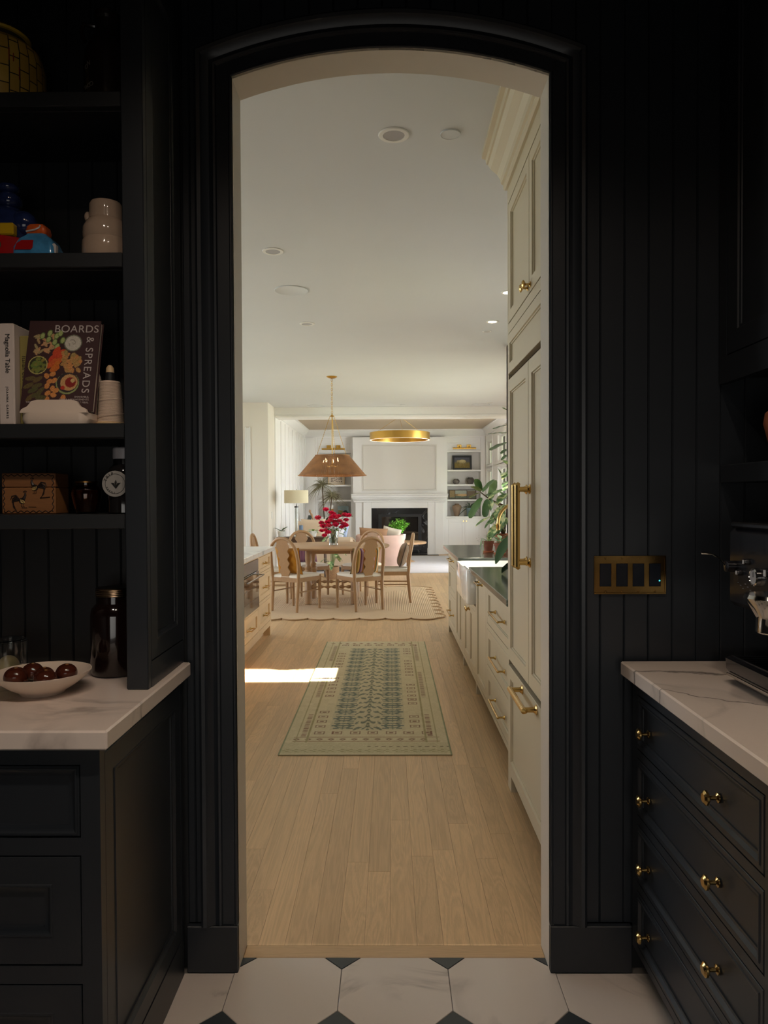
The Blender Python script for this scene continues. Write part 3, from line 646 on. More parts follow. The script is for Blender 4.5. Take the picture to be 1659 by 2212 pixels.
rg = MB(); rg.tube([(-.932 + .0095 * math.cos(a * PI / 10), 1.8842, zt + .03 + .0095 * math.sin(a * PI / 10)) for a in range(20)], .0009, 5, True); part(rg, 'publisher_ring', OL, j)
# cookbook on its ceramic stand
s = thing('book_stand', 'cream ceramic cookbook stand with rounded front lip', 'stand', (-.832, 1.9, zt))
CER = mat('cream_ceramic', (226, 206, 188), .35, var=.03, scale=8)
part(MB().loft([rrect(-.912, -.752, 1.822, 1.93, .02, zt), rrect(-.918, -.746, 1.818, 1.932, .025, zt + .012), rrect(-.916, -.748, 1.819, 1.932, .025, zt + .028)]), 'tray', CER, s)
lip = [(-.916, .027), (-.748, .027), (-.752, .036), (-.766, .043), (-.776, .056), (-.79, .0595), (-.874, .0595), (-.888, .056), (-.898, .043), (-.912, .036)]
part(MB().loft([[(x, 1.8195 + (zz - .027) * .12, zt + zz) for x, zz in lip], [(x, 1.829 + (zz - .027) * .12, zt + zz) for x, zz in lip]]), 'front_lip', CER, s)
bx_ = Matrix.Translation((-.832, 1.888, zt + .028)) @ Matrix.Rotation(math.radians(-13), 4, 'X')
part(MB(bx_).loft([[(-.06, 0, 0), (.078, 0, 0), (.083, 0, .1), (.06, 0, .15), (-.04, 0, .16)], [(-.06, .009, 0), (.078, .009, 0), (.083, .009, .1), (.06, .009, .15), (-.04, .009, .16)]]), 'back_rest', CER, s)
bw, bh = .184, .244
bk_rot = Matrix.Translation((-.926, 1.839, zt + .0345)) @ Matrix.Rotation(math.radians(-13), 4, 'X') @ Matrix.Rotation(math.radians(0.8), 4, 'Y')
b = thing('cookbook', 'brown cookbook with colourful food spread on cover, propped on stand', 'book', (-.834, 1.86, zt + .034))
CHO = mat('chocolate_cover', (62, 34, 34), .4)
part(MB(bk_rot).box(0, bw, 0, .0025, 0, bh, .0008).box(0, bw, .0185, .021, 0, bh, .0008).box(0, .003, .0024, .0186, 0, bh), 'cover', CHO, b)
part(MB(bk_rot).box(.0035, bw - .004, .003, .018, .003, bh - .003), 'page_block', mat('paper', (226, 216, 200), .9), b)
im = Img(140, 186, (62, 34, 34), 2)
R_ = im.r
for _ in range(26): im.ell(.12 + R_.rand() * .26, .62 + R_.rand() * .22, .05, .018, (196 + R_.randint(-30, 20), 150, 104), R_.rand() * 3, 12)
for cx_, cy_ in ((.2, .83), (.29, .79), (.3, .86), (.4, .83), (.38, .76), (.45, .86), (.49, .78), (.42, .71)):
    im.ell(cx_, cy_, .052, .036, (92, 118, 58), 1.3, 6); im.ell(cx_, cy_, .04, .027, (170, 182, 112), 1.3, 8)
for cx_, cy_ in ((.42, .66), (.48, .63), (.38, .58), (.4, .53), (.46, .55), (.43, .5), (.42, .46), (.5, .63), (.36, .51)): im.ell(cx_, cy_, .075, .04, (206, 84 + R_.randint(-20, 40), 34), .5 + R_.rand() * .5, 10)
for _ in range(34): im.ell(.5 + R_.rand() * .26, .44 + R_.rand() * .2, .045, .028, (188 + R_.randint(-24, 20), 138, 78), R_.rand() * 3, 14)
im.ell(.64, .75, .125, .125, (120, 122, 100)); im.ell(.64, .75, .11, .11, (206, 198, 182), 0, 8)
im.put((np.abs(np.hypot((im.x - .64) * 140, (im.y - .75) * 186) - (4 + 1.6 * np.arctan2(im.y - .75, im.x - .64)) % 8) < 1.0) & (np.hypot((im.x - .64) * 140, (im.y - .75) * 186) < 14), (158, 148, 132))
im.ell(.18, .5, .135, .135, (200, 186, 110)); im.ell(.18, .5, .122, .122, (52, 54, 28))
for _ in range(26):
    a, r = R_.rand() * 6.3, math.sqrt(R_.rand()) * .1; im.ell(.18 + r * math.cos(a), .5 + r * math.sin(a) * 140 / 186, .03, .024, (118 + R_.randint(-20, 26), 126, 54), R_.rand() * 3, 6)
im.ell(.62, .3, .16, .16, (150, 160, 100)); im.ell(.62, .31, .148, .148, (52, 40, 40)); im.ell(.64, .31, .12, .12, (206, 156, 100), 0, 10); im.ell(.66, .31, .075, .075, (140, 30, 22), 0, 8); im.ell(.69, .33, .03, .03, (214, 180, 120), 0, 8); im.ell(.56, .25, .03, .03, (190, 50, 30), 0, 8)
for cx_, cy_ in ((.32, .38), (.4, .4), (.37, .32), (.43, .33), (.34, .27), (.42, .24), (.47, .22), (.36, .19), (.44, .17), (.36, .12), (.58, .14)): im.ell(cx_, cy_, .045, .034, (212, 138, 72), R_.rand() * 3, 12)
for cx_, cy_ in ((.1, .35), (.2, .34), (.08, .27), (.2, .27), (.15, .22), (.25, .21), (.12, .14), (.27, .14), (.2, .17)): im.ell(cx_, cy_, .075, .032, (92 + R_.randint(-14, 14), 84, 46), R_.rand() * 1.2 - .2, 8)
grid_obj(im.out(), 'cover_print', b, bk_rot @ Matrix.Translation((.001, -.0004, .001)) @ Matrix.Rotation(PI / 2, 4, 'X'), bw - .002, bh - .002, label='printed cover of dips, olives, fruit and crackers')
OFFW = mat('offwhite_ink', (196, 184, 178), .5)
T = lambda x, z: bk_rot @ Matrix.Translation((x, -.001, z)) @ Matrix.Rotation(PI / 2, 4, 'X')
text('BOARDS', 'title_lettering', OFFW, b, T(.066, .2115), .0285, 'LEFT', .0003, spacing=1.06)
text('& SPREADS', 'title_lettering', OFFW, b, T(.152, .2) @ Matrix.Rotation(-PI / 2, 4, 'Z'), .027, 'LEFT', .0003, spacing=1.2)
for k, s_ in enumerate(('SHAREABLE,', 'SIMPLE ARRANGEMENTS', 'FOR EVERY MEAL')): text(s_, 'subtitle_lettering', OFFW, b, T(.172, .0355 - k * .0075), .0066, 'RIGHT', .0002, spacing=1.05)
text('YASMIN FAHR', 'author_lettering', OFFW, b, T(.014, .0205), .0066, 'LEFT', .0002, spacing=1.05)
cx, cy = -.72, 1.9
j = thing('twine_holder', 'spool of cream kitchen twine on small wooden stand by stile', 'twine', (cx, cy, zt))
part(MB().lathe([(.034, 0), (.037, .002), (.037, .008), (.034, .01), (0, .01)], (cx, cy, zt), 28), 'wooden_base', OAKL, j)
pr = [(0, .0102), (.033, .0102)]
for k in range(34): pr += [(.0334 - k * .00019, .012 + k * .003), (.0322 - k * .00019, .0135 + k * .003)]
part(MB().lathe(pr + [(.024, .115), (.012, .116), (0, .116)], (cx, cy, zt), 28), 'twine_cone', mat('cream_twine', (214, 190, 170), .85, bump=.4, bscale=200), j, 'wound cream twine')
wr = MB(); wr.tube([(cx + .0338 * math.cos(a * .3 + 2.4), cy + .0338 * math.sin(a * .3 + 2.4), zt + .012 + a * .0016) for a in range(22)], .0011, 5); wr.tube([(cx + .0305 * math.cos(a * .3 + 2.8), cy + .0305 * math.sin(a * .3 + 2.8), zt + .06 + a * .0008) for a in range(20)], .001, 5); part(wr, 'loose_strand', mat('cream_twine', (214, 190, 170), .85), j)
part(MB().lathe([(.0, .1162), (.012, .1162), (.011, .138), (0, .138)], (cx, cy, zt), 20), 'cutter_collar', BLACKIN, j)
part(MB().lathe([(.0, .1382), (.0105, .1382), (.0095, .15), (.005, .157), (0, .158)], (cx, cy, zt), 20), 'wooden_tip', OAKL, j)

# --- fourth shelf
zt = SH[3] + .0005
j = thing('wooden_box', 'wooden recipe box painted with two black roosters and wavy border', 'box', (-.94, 1.94, zt))
part(MB().box(-1.008, -.868, 1.905, 1.985, zt, zt + .068, .002), 'box_body', oak_mat('box_wood', (142, 94, 54), .08, 2, .5, 0), j)
part(MB().box(-1.008, -.868, 1.905, 1.985, zt + .0688, zt + .106, .002), 'lid', oak_mat('box_wood_lid', (138, 90, 52), .08, 2, .5, 0), j)
PBR = mat('dark_brown_paint', (34, 20, 14), .5); PWH = mat('pale_yellow_paint', (206, 176, 110), .5)
F = lambda pts: [(-1.008 + u, 1.9045, zt + v) for u, v in pts]
bm_ = MB(); per = []
for k in range(57): per.append((.006 + .128 * k / 56, .1 + .0022 * math.sin(k * .9)))
for k in range(43): per.append((.134 + .0022 * math.sin(k * .9), .1 - .094 * k / 42))
for k in range(57): per.append((.134 - .128 * k / 56, .006 + .0022 * math.sin(k * .9)))
for k in range(43): per.append((.006 + .0022 * math.sin(k * .9), .006 + .094 * k / 42))
bm_.tube(F(per), .0011, 4, True); part(bm_, 'wavy_border', PBR, j)
def rooster(ox, oz, sgn, name):
    r = MB(); P = lambda pts: F([(ox + sgn * a, oz + c) for a, c in pts])
    r.lathe([(0, -.0004), (.008, -.0004), (.0075, .0006), (0, .0006)], P([(0, 0)])[0], 14, 'Y'); r.tube(P([(.005, .006), (.009, .014), (.0085, .02)]), [.0045, .003, .0022], 6)
    for e in range(5): r.tube(P([(-.006, .002), (-.016 - e * .002, .014 - e * .004), (-.026 + e * .001, .012 - e * .007), (-.03 + e * .004, .002 - e * .007)]), [.0018, .002, .0016, .0006], 5)
    for e in range(3): r.tube(P([(.004 + e * .003, .022), (.005 + e * .0035, .027 - abs(e - 1) * .002)]), .0012, 5)
    for e in (-.002, .003): r.tube(P([(e, -.007), (e, -.015), (e + .004, -.016)]), .0007, 4)
    part(r, name, PBR, j)
    w_ = MB()
    for e in range(4): w_.tube(P([(-.004 + e * .003, .004 - e * .001), (-.002 + e * .003, -.004), (.003 + e * .0015, -.006)]), .0008, 4)
    w_.v = [(x, y - .0014, z) for x, y, z in w_.v]; part(w_, 'wing_strokes', PWH, j)
rooster(.053, .034, 1, 'painted_rooster'); rooster(.088, .068, -1, 'painted_rooster')
gr = MB(); gr.tube(F([(.052, .0155), (.066, .0155)]), .0008, 4); gr.tube(F([(.07, .018), (.09, .0175)]), .0008, 4); gr.tube(F([(.1, .041), (.126, .043)]), .0016, 4); part(gr, 'ground_strokes', PBR, j)
cx, cy = -.797, 1.93
j = thing('honey_jar', 'squat amber glass honey jar between painted box and white lidded jar', 'jar', (cx, cy, zt))
part(MB().lathe([(.022, 0), (.026, .002), (.034, .03), (.038, .05), (.036, .062), (.03, .072), (.027, .074), (.027, .08), (.0255, .08), (.0255, .073), (.034, .058), (.0355, .05), (.032, .03), (.024, .004), (0, .003)], (cx, cy, zt), 32), 'glass', mat('amber_glass', (170, 120, 70), .04, trans=1.0), j)
part(MB().lathe([(0, .0035), (.0235, .0045), (.0315, .03), (.035, .05), (.033, .06), (0, .06)], (cx, cy, zt), 28), 'honey', mat('honey', (84, 46, 18), .1, coat=.5), j)
part(MB().lathe([(.0, .0805), (.0285, .0805), (.0285, .084), (0, .084)], (cx, cy, zt), 28), 'lid', mat('gilt_lid', (150, 110, 60), .3, 1.0), j)
cx, cy = -.686, 1.9
j = thing('label_jar', 'dark glass jar with white lid and round farm label behind stile', 'jar', (cx, cy, zt))
part(MB().lathe([(.038, 0), (.042, .003), (.042, .1), (.036, .118), (.027, .126), (.027, .14), (0, .14)], (cx, cy, zt), 28), 'glass', mat('dark_jar_glass', (26, 24, 24), .08, coat=.4), j)
part(MB().lathe([(.0, .1402), (.0275, .1402), (.028, .143), (.028, .166), (.026, .169), (0, .169)], (cx, cy, zt), 28), 'lid', mat('white_lid', (196, 192, 196), .4), j)
LC = (cx - .008, cy - .044, zt + .076); lb = MB(); lb.lathe([(0, 0), (.033, 0), (.033, .0008), (0, .0008)], (LC[0], LC[1], LC[2]), 32, 'Y'); part(lb, 'label', mat('grey_label', (150, 146, 140), .6), j)
rr = MB(); rr.tube([(LC[0] + .025 * math.cos(k * PI / 20), LC[1] - .0004, LC[2] + .025 * math.sin(k * PI / 20)) for k in range(40)], .0005, 4, True); [rr.tube([(LC[0] + .002, LC[1] - .0004, LC[2] - .012), (LC[0] + .002 + a, LC[1] - .0004, LC[2] + b), (LC[0] + .002 + a * 2, LC[1] - .0004, LC[2] + b * 2 + .002)], [.0006, .003, .0004], 6) for a, b in ((-.006, .0), (0, .004), (.006, .0))]; part(rr, 'label_drawing', INK, j)
for s_, a, sz, rad in (('T', 158, .011, .0265), ('R', 138, .011, .0265), ('I', 122, .011, .0265), ('P', 106, .011, .0265), ('F', 205, .006, .0295), ('A', 219, .006, .0295), ('R', 233, .006, .0295), ('M', 249, .006, .0295), ('S', 265, .006, .0295)):
    q = math.radians(a); up = a < 180
    Mx = Matrix.Translation((LC[0] + rad * math.cos(q) * .84, LC[1] - .0006, LC[2] + rad * math.sin(q) * .84)) @ Matrix.Rotation(PI / 2, 4, 'X') @ Matrix.Rotation(q - PI / 2 if up else q + PI / 2, 4, 'Z')
    text(s_, 'letter', INK, j, Mx, sz, 'CENTER', .0002)

# --- on the left counter
zt = ZC + .0005
cx, cy = -.747, 1.985
j = thing('mason_jar', 'large dark brown filled glass jar with metal lid on left counter', 'jar', (cx, cy, zt))
DK = mat('dark_brew', (24, 12, 10), .12, coat=.6)
part(MB().lathe([(.05, 0), (.06, .004), (.063, .015), (.063, .16), (.06, .178), (.05, .19), (.046, .194), (.046, .212), (0, .212)], (cx, cy, zt), 36), 'glass', DK, j)
m = MB(); pr = [(.0, .2122), (.048, .2122)]
for k in range(4): pr += [(.0492, .2135 + k * .005), (.0476, .216 + k * .005)]
m.lathe(pr + [(.0485, .233), (.046, .2352), (0, .2352)], (cx, cy, zt), 32); part(m, 'lid', mat('tarnished_lid', (120, 104, 84), .3, 1.0), j)
cx, cy = -.853, 1.79
bowl = thing('bowl', 'shallow white ribbed bowl of dark fruit on left marble counter', 'bowl', (cx, cy, zt))
part(MB().lathe([(0, .004), (.045, .004), (.047, 0), (.05, 0), (.054, .006), (.075, .018), (.1, .037), (.112, .05), (.113, .053), (.11, .053), (.098, .041), (.072, .022), (.045, .0125), (0, .0115)], (cx, cy, zt), 48), 'bowl_body', mat('ivory_stoneware', (226, 208, 190), .35), bowl)
PLUM = mat('dark_plum_skin', (74, 34, 22), .16, var=.3, scale=16, coat=.4)
def plum(label, px, py, rx, rz_):
    p_ = thing('plum', label, 'fruit', (px, py, zt + .0185 + .012), 0, 'dark fruit in the white bowl')
    part(MB().sphere((px, py, zt + rz_), (rx, rx, rx * .88), 20, 12), 'flesh', PLUM, p_)
    part(MB().lathe([(.004, 0), (.003, .002), (0, .002)], (px + .004, py - rx * .2, zt + rz_ + rx * .84), 8), 'stem_scar', mat('scar_brown', (130, 92, 40), .5), p_)
plum('dark round fruit at front left of the white bowl', cx - .053, cy - .026, .0275, .0445)
plum('dark round fruit behind the front left one in bowl', cx - .04, cy + .032, .026, .043)
plum('dark round fruit in the middle of the white bowl', cx + .0, cy + .008, .0255, .0385)
plum('dark round fruit at front centre right of white bowl', cx + .025, cy - .037, .0265, .042)
plum('dark round fruit farthest right in the white bowl', cx + .052, cy + .016, .026, .0445)
cx, cy = -1.015, 1.94
j = thing('glass_cloche', 'clear glass cover over a cream ball at left edge of counter', 'glass', (cx, cy, zt))
part(MB().lathe([(.047, 0), (.047, .1), (.044, .104), (0, .105), (0, .102), (.042, .101), (.0445, .098), (.0445, 0)], (cx, cy, zt), 32), 'glass_cover', GLASS, j)
part(MB().sphere((cx, cy, zt + .03), (.028, .028, .03)), 'cream_ball', mat('cream_wax', (226, 206, 150), .5), j)

# ================================================================== PANTRY, RIGHT
t = thing('base_cabinet', 'black drawer cabinet with brass knobs under the right marble counter', 'cabinet', (1.0, 1.35, 0))
part(MB().box(.724, 1.305, .52, 2.122, .09, .875), 'carcass', GAPM, t)
part(MB().box(.747, 1.305, .52, 2.122, 0, .0895), 'toe_kick', BLACKIN, t)
rows = [(.676, .832), (.488, .652), (.296, .463), (.112, .272)]
ho = [(u0, u1, a, b_) for u0, u1 in ((1.372, 2.085), (.6, 1.33)) for a, b_ in rows]
part(MB(faceL(.70)).frame(.52, 2.124, .09, .876, ho, -.024, 0), 'face_frame', BLACK, t)
for q in ho:
    d = part(MB(faceL(.70)).panel(q[0] + .003, q[1] - .003, q[2] + .003, q[3] - .003, -.023, .001, .012, .009, .012, proud=.0025), 'drawer', BLACK, t)
    zc_ = (q[2] + q[3]) / 2 - .012
    for yy in ((2.006, 1.58) if q[1] > 2 else (1.13, .8)): knob(d, frame_xf((.7055, yy, zc_), (0, 1, 0), (0, 0, 1), (-1, 0, 0)), m=BRASS)
solo(MB().box(.664, 1.305, .5, 2.122, .8775, ZC, .004), 'countertop', veined_mat('white_marble_counter_bold', (226, 210, 196), (96, 88, 84), [(.35, .62, .022), (.9, .22, .014)]), 'white marble counter with one bold grey vein, on the right', 'countertop', loc=(1.0, 1.3, .8775))
t = thing('wall_cabinet', 'black upper cabinet high on the right above the open shelf', 'cabinet', (1.13, 1.37, 1.72))
part(MB().box(.977, 1.305, .6, 2.145, 1.735, 2.9), 'carcass', BLACKIN, t)
part(MB(faceL(.955)).frame(.6, 2.146, 1.715, 2.9, [(1.40, 2.10, 1.79, 2.84), (.64, 1.36, 1.79, 2.84)], -.021, 0), 'face_frame', BLACK, t)
for u in ((1.403, 2.097), (.643, 1.357)): part(MB(faceL(.955)).panel(u[0], u[1], 1.793, 2.837, -.02, -.0005, .06, .009, .01), 'door', BLACK, t)
t = thing('wall_shelf', 'thick black open shelf on right wall above the espresso machine', 'shelf', (1.13, 1.37, 1.43))
part(MB().box(.96, 1.304, .6, 2.145, 1.43, 1.482, .002), 'board', BLACK, t)
part(MB().box(1.284, 1.304, .6, 2.145, 1.38, 1.4295), 'cleat', BLACK, t)
j = thing('clay_jug', 'round brown clay jug on the right shelf, cut by photo edge', 'jug', (1.063, 1.93, 1.4825))
part(MB().lathe([(.042, 0), (.046, .003), (.068, .05), (.08, .1), (.076, .128), (.05, .15), (.045, .165), (.05, .172), (.046, .172), (.04, .162), (0, .15)], (1.063, 1.93, 1.4825), 32), 'body', TERRA, j)
part(MB().tube([(1.063 + .045, 1.93, 1.64), (1.063 + .09, 1.93, 1.64), (1.063 + .1, 1.93, 1.6), (1.063 + .078, 1.93, 1.56)], .008, 8), 'handle', TERRA, j)
# switch plate
t = thing('switch_plate', 'brass four gang light switch plate on black beadboard', 'switch', (.698, 2.146, 1.1645))
hs = [(.594 + .0155 + i * .0478 + .0005, .594 + .0155 + i * .0478 + .0345, 1.1645 - .0335, 1.1645 + .0335) for i in range(4)]
part(MB(faceC(2.1495)).frame(.594, .802, 1.109, 1.22, hs, .0005, .006), 'plate', BRASSD, t)
part(MB(faceC(2.1495)).box(.5935, .8025, 1.1085, 1.1135, .0062, .0075, .0006).box(.5935, .8025, 1.2155, 1.2205, .0062, .0075, .0006).box(.5935, .5985, 1.1137, 1.2153, .0062, .0075, .0006).box(.7975, .8025, 1.1137, 1.2153, .0062, .0075, .0006), 'rim', BRASSD, t)
RK = mat('navy_rocker', (14, 20, 30), .25)
for i, q in enumerate(hs):
    r_ = part(MB(faceC(2.1495)).loft([[(q[0] + .0008, q[2] + .001, .0005), (q[1] - .0008, q[2] + .001, .0005), (q[1] - .0008, q[3] - .001, .0005), (q[0] + .0008, q[3] - .001, .0005)], [(q[0] + .0008, q[2] + .001, .0055), (q[1] - .0008, q[2] + .001, .0055), (q[1] - .0008, q[3] - .001, .0078), (q[0] + .0008, q[3] - .001, .0078)]]), 'rocker', RK, t)
    if i == 3: part(MB(faceC(2.1495)).box(q[1] - .0055, q[1] - .002, 1.146, 1.1495, .0062, .0075), 'indicator', mat('cyan_led', (80, 230, 240), .5, emit=(70, 225, 235), estr=2.5), r_)
    for zz in (1.116, 1.213): part(MB(faceC(2.1495)).lathe([(.0032, .006), (.0026, .0078), (0, .008)], ((q[0] + q[1]) / 2, zz, 0), 10), 'screw', BRASSD, t)
# espresso machine
EB = mat('machine_black', (22, 22, 26), .22, coat=.3)
t = thing('espresso_machine', 'black espresso machine with chrome group head on right counter', 'coffee machine', (1.03, 1.58, ZC))
z0 = ZC + .0005
part(MB().loft([[(x, y, zz) for x, zz in ((.875, z0 + .004), (.862, z0 + .018), (.848, z0 + .04), (.846, z0 + .066), (.858, z0 + .07), (1.2, z0 + .07), (1.2, z0 + .004))] for y in (1.3, 1.858)]), 'base', EB, t)
part(MB().box(.8475, .8515, 1.302, 1.856, z0 + .0235, z0 + .0295), 'chrome_strip', CHROME, t)
for yy in (1.33, 1.83):
    for xx in (.9, 1.17): part(MB().lathe([(.012, 0), (.014, .004), (0, .004)], (xx, yy, z0), 12), 'rubber_foot', GAPM, t)
m = MB()
for k in range(26): m.box(.862, .985, 1.33 + k * .02, 1.338 + k * .02, z0 + .0705, z0 + .0735)
m.box(.858, .863, 1.32, 1.85, z0 + .0705, z0 + .075); m.box(.984, .99, 1.32, 1.85, z0 + .0705, z0 + .075); part(m, 'drip_grate', STEEL, t)
part(MB().box(1.0, 1.2, 1.3, 1.855, z0 + .0705, z0 + .2, .004), 'rear_column', EB, t)
part(MB().box(.852, 1.2, 1.3, 1.86, z0 + .2005, z0 + .395, .012), 'head', EB, t)
part(MB().box(.853, 1.19, 1.31, 1.85, z0 + .3955, z0 + .41, .004), 'cup_tray', STEEL, t)
ga = part(MB().lathe([(0, 0), (.021, 0), (.021, -.009), (.018, -.011), (.017, -.008), (0, -.008)], (.8515, 1.712, z0 + .285), 28, 'X'), 'pressure_gauge', CHROME, t)
part(MB().lathe([(0, -.0082), (.0165, -.0082), (.0165, -.0088), (0, -.0088)], (.8515, 1.712, z0 + .285), 24, 'X'), 'dial', mat('dial_grey', (150, 146, 142), .4), ga)
part(MB().box(.842, .8426, 1.712 - .001, 1.712 + .001, z0 + .285, z0 + .297), 'needle', INK, ga)
for yy, zz, r_ in ((1.755, .317, .0075), (1.79, .288, .0075), (1.655, .3, .012)):
    part(MB().lathe([(0, 0), (r_, 0), (r_, -.008), (r_ * .8, -.011), (0, -.011)], (.8515, yy, z0 + zz), 20, 'X'), 'button', EB, t)
    part(MB().box(.8395, .8403, yy - r_ * .35, yy - r_ * .05, z0 + zz - r_ * .6, z0 + zz + r_ * .6).box(.8395, .8403, yy + r_ * .1, yy + r_ * .4, z0 + zz - r_ * .6, z0 + zz + r_ * .6), 'white_bars', mat('bar_white', (190, 188, 186), .5), t)  # two pale bars on each button face
m = MB()
for k in range(7): m.box(.8508, .852, 1.80 - k * .012, 1.806 - k * .012, z0 + .262 - (k % 3) * .006, z0 + .2635 - (k % 3) * .006)
part(m, 'panel_lettering', mat('panel_grey', (96, 96, 98), .5), t)
part(MB().lathe([(0, 0), (.014, 0), (.014, -.02), (0, -.022)], (.8515, 1.825, z0 + .3), 20, 'X'), 'steam_knob', EB, t)
part(MB().tube([(.832, 1.83, z0 + .302), (.822, 1.84, z0 + .318), (.81, 1.85, z0 + .328), (.795, 1.857, z0 + .331), (.785, 1.86, z0 + .331)], [.0022, .0024, .0026, .0038, .0036], 10), 'steam_lever', CHROME, t)
gh = part(MB().lathe([(.0, .1995), (.058, .1995), (.062, .192), (.06, .186), (.05, .17), (.04, .153), (.037, .148), (.037, .118), (.034, .115), (0, .115)], (.834, 1.6, z0 + .06), 40), 'group_head', CHROME, t)
part(MB().tube([(.822, 1.545, z0 + .19), (.805, 1.5, z0 + .188), (.77, 1.42, z0 + .184)], [.009, .013, .014], 12), 'portafilter_handle', EB, t)

# ================================================================== KITCHEN, RIGHT RUN
XF = .567
f = thing('paneled_refrigerator', 'tall cream built-in fridge cabinet with big brass handles right of doorway', 'refrigerator', (.9, 3.0, 0))
FH = [(2.485, 2.993, 2.216, 2.78), (2.997, 3.51, 2.216, 2.78), (2.485, 3.51, 1.972, 2.163), (2.485, 2.993, .622, 1.95), (2.997, 3.51, .622, 1.95), (2.485, 3.51, .085, .6)]
part(MB().box(.592, 1.262, 2.45, 3.535, .075, 2.9), 'carcass', GAPM, f)
part(MB(faceL(XF)).frame(2.45, 3.538, .075, 2.9, [(2.485, 3.51, 2.212, 2.783), (2.485, 3.51, .082, 2.168)], -.024, 0), 'face_frame', CREAM, f)
part(MB().box(.5915, 1.262, 3.5355, 3.5385, .075, 2.9), 'end_panel', CREAM, f)
for i, q in enumerate(FH):
    nm = ('upper_door', 'upper_door', 'grille_panel', 'tall_door', 'tall_door', 'freezer_drawer')[i]
    d = part(MB(faceL(XF)).panel(q[0] + .002, q[1] - .002, q[2] + .003, q[3] - .003, -.023, 0 if i < 2 else .004, (.052, .052, .046, .06, .06, .058)[i], .012, .006), nm, CREAM, f)
    if i < 2: knob(d, frame_xf((XF, 2.968 if i == 0 else 3.022, 2.245), (0, 1, 0), (0, 0, 1), (-1, 0, 0)), r=.017, long=.036)
    if i in (3, 4):
        yy = 2.958 if i == 3 else 3.032
        pull(d, (XF - .004, yy, 1.13), (XF - .004, yy, 1.425), (-1, 0, 0), .052, .0115, BRASS, 'handle', .02)
    if i == 5: pull(d, (XF - .004, 2.83, .572), (XF - .004, 3.13, .572), (-1, 0, 0), .052, .0115, BRASS, 'handle', .02)
part(MB().box(XF, .6, 3.455, 3.5385, 0, .0745), 'foot', CREAM, f)
part(MB().box(.63, 1.2, 2.45, 3.45, 0, .0745), 'plinth', GAPM, f)
cp = [(0, 0), (0, -.03), (-.01, -.034), (-.012, -.06), (-.022, -.066), (-.03, -.09), (-.06, -.118), (-.09, -.128), (-.096, -.14), (-.112, -.146), (-.118, -.175), (0, -.175)]
cpz = [(XF - .012, 2.855), (XF - .02, 2.862), (XF - .02, 2.88), (XF - .03, 2.886), (XF - .034, 2.905), (XF - .05, 2.93), (XF - .08, 2.955), (XF - .092, 2.975), (XF - .1, 2.978), (XF - .104, 3.0), (XF - .122, 3.006), (XF - .122, ZK - .0005), (XF - .0, ZK - .0005), (XF - .0, 2.855)]
m = MB(); m.loft([[(x, y, z) for x, z in cpz] for y in (2.30, 3.54)]); m.box(XF + .0005, 1.262, 2.45, 3.5385, 2.9005, ZK - .0005); part(m, 'crown_moulding', CREAM, f, angle=14)
part(MB().box(XF, 1.262, 2.28, 2.449, 0, ZK - .001), 'filler_panel', CREAM, f)

XB = .61; ZB0 = .075; ZB1 = .862
def unit(name, label, y0, y1, holes, kinds, group='cream base cabinets along the sink wall', feet=(1, 1), ztop=ZB1, xb=XB, deep=1.262):
    t = thing(name, label, 'cabinet', (.93, (y0 + y1) / 2, 0), 0, group)
    part(MB().box(xb + .024, deep, y0 + .001, y1 - .001, ZB0, ztop), 'carcass', GAPM, t)
    part(MB(faceL(xb)).frame(y0 + .001, y1 - .001, ZB0, ztop, holes, -.023, 0), 'face_frame', CREAM, t)
    if feet[0]: part(MB().box(xb, xb + .07, y0 + .001, y0 + .045, 0, ZB0 - .0005), 'foot', CREAM, t)
    if feet[1]: part(MB().box(xb, xb + .07, y1 - .045, y1 - .001, 0, ZB0 - .0005), 'foot', CREAM, t)
    part(MB().box(xb + .08, deep, y0 + .001, y1 - .001, 0, ZB0 - .0005), 'toe_kick', GAPM, t)
    for q, k in zip(holes, kinds):
        d = part(MB(faceL(xb)).panel(q[0] + .003, q[1] - .003, q[2] + .003, q[3] - .003, -.022, 0, .05, .010, .005), 'drawer' if k in ('drawer',) else 'door', CREAM, t)
        yc, zc_ = (q[0] + q[1]) / 2, (q[2] + q[3]) / 2
        if k == 'drawer':
            w_ = min(.17, (q[1] - q[0]) * .25); pull(d, (xb - (.0 if q[3] - q[2] < .13 else .0) + .004, yc - w_, zc_), (xb + .004, yc + w_, zc_), (-1, 0, 0), .04, .006, BRASS, 'handle', .012)
        if k == 'top': pull(d, (xb, yc - .09, q[3] - .03), (xb, yc + .09, q[3] - .03), (-1, 0, 0), .034, .006, BRASS, 'handle', .012)
        if k in ('kl', 'kr'): knob(d, frame_xf((xb, q[1] - .03 if k == 'kr' else q[0] + .03, q[3] - .035), (0, 1, 0), (0, 0, 1), (-1, 0, 0)), r=.0175, long=.034)
    return t
unit('base_cabinet', 'cream three drawer base cabinet beside the tall fridge cabinet', 3.54, 4.66, [(3.6, 4.62, .605, .845), (3.6, 4.62, .345, .572), (3.6, 4.62, .105, .315)], ['drawer'] * 3, feet=(0, 0))
unit('base_cabinet', 'cream tall fronted base cabinet with top brass pull beside sink', 4.66, 5.24, [(4.69, 5.21, .1, .845)], ['top'], feet=(0, 1))
unit('base_cabinet', 'cream two door base cabinet below the white apron sink', 5.24, 6.1, [(5.28, 5.66, .11, .575), (5.665, 6.05, .11, .575)], ['kr', 'kl'], feet=(0, 0), ztop=.612)
unit('base_cabinet', 'narrow cream base cabinet just beyond the apron sink', 6.1, 6.86, [(6.18, 6.49, .1, .845), (6.5, 6.81, .1, .845)], ['door', 'door'], feet=(1, 0))
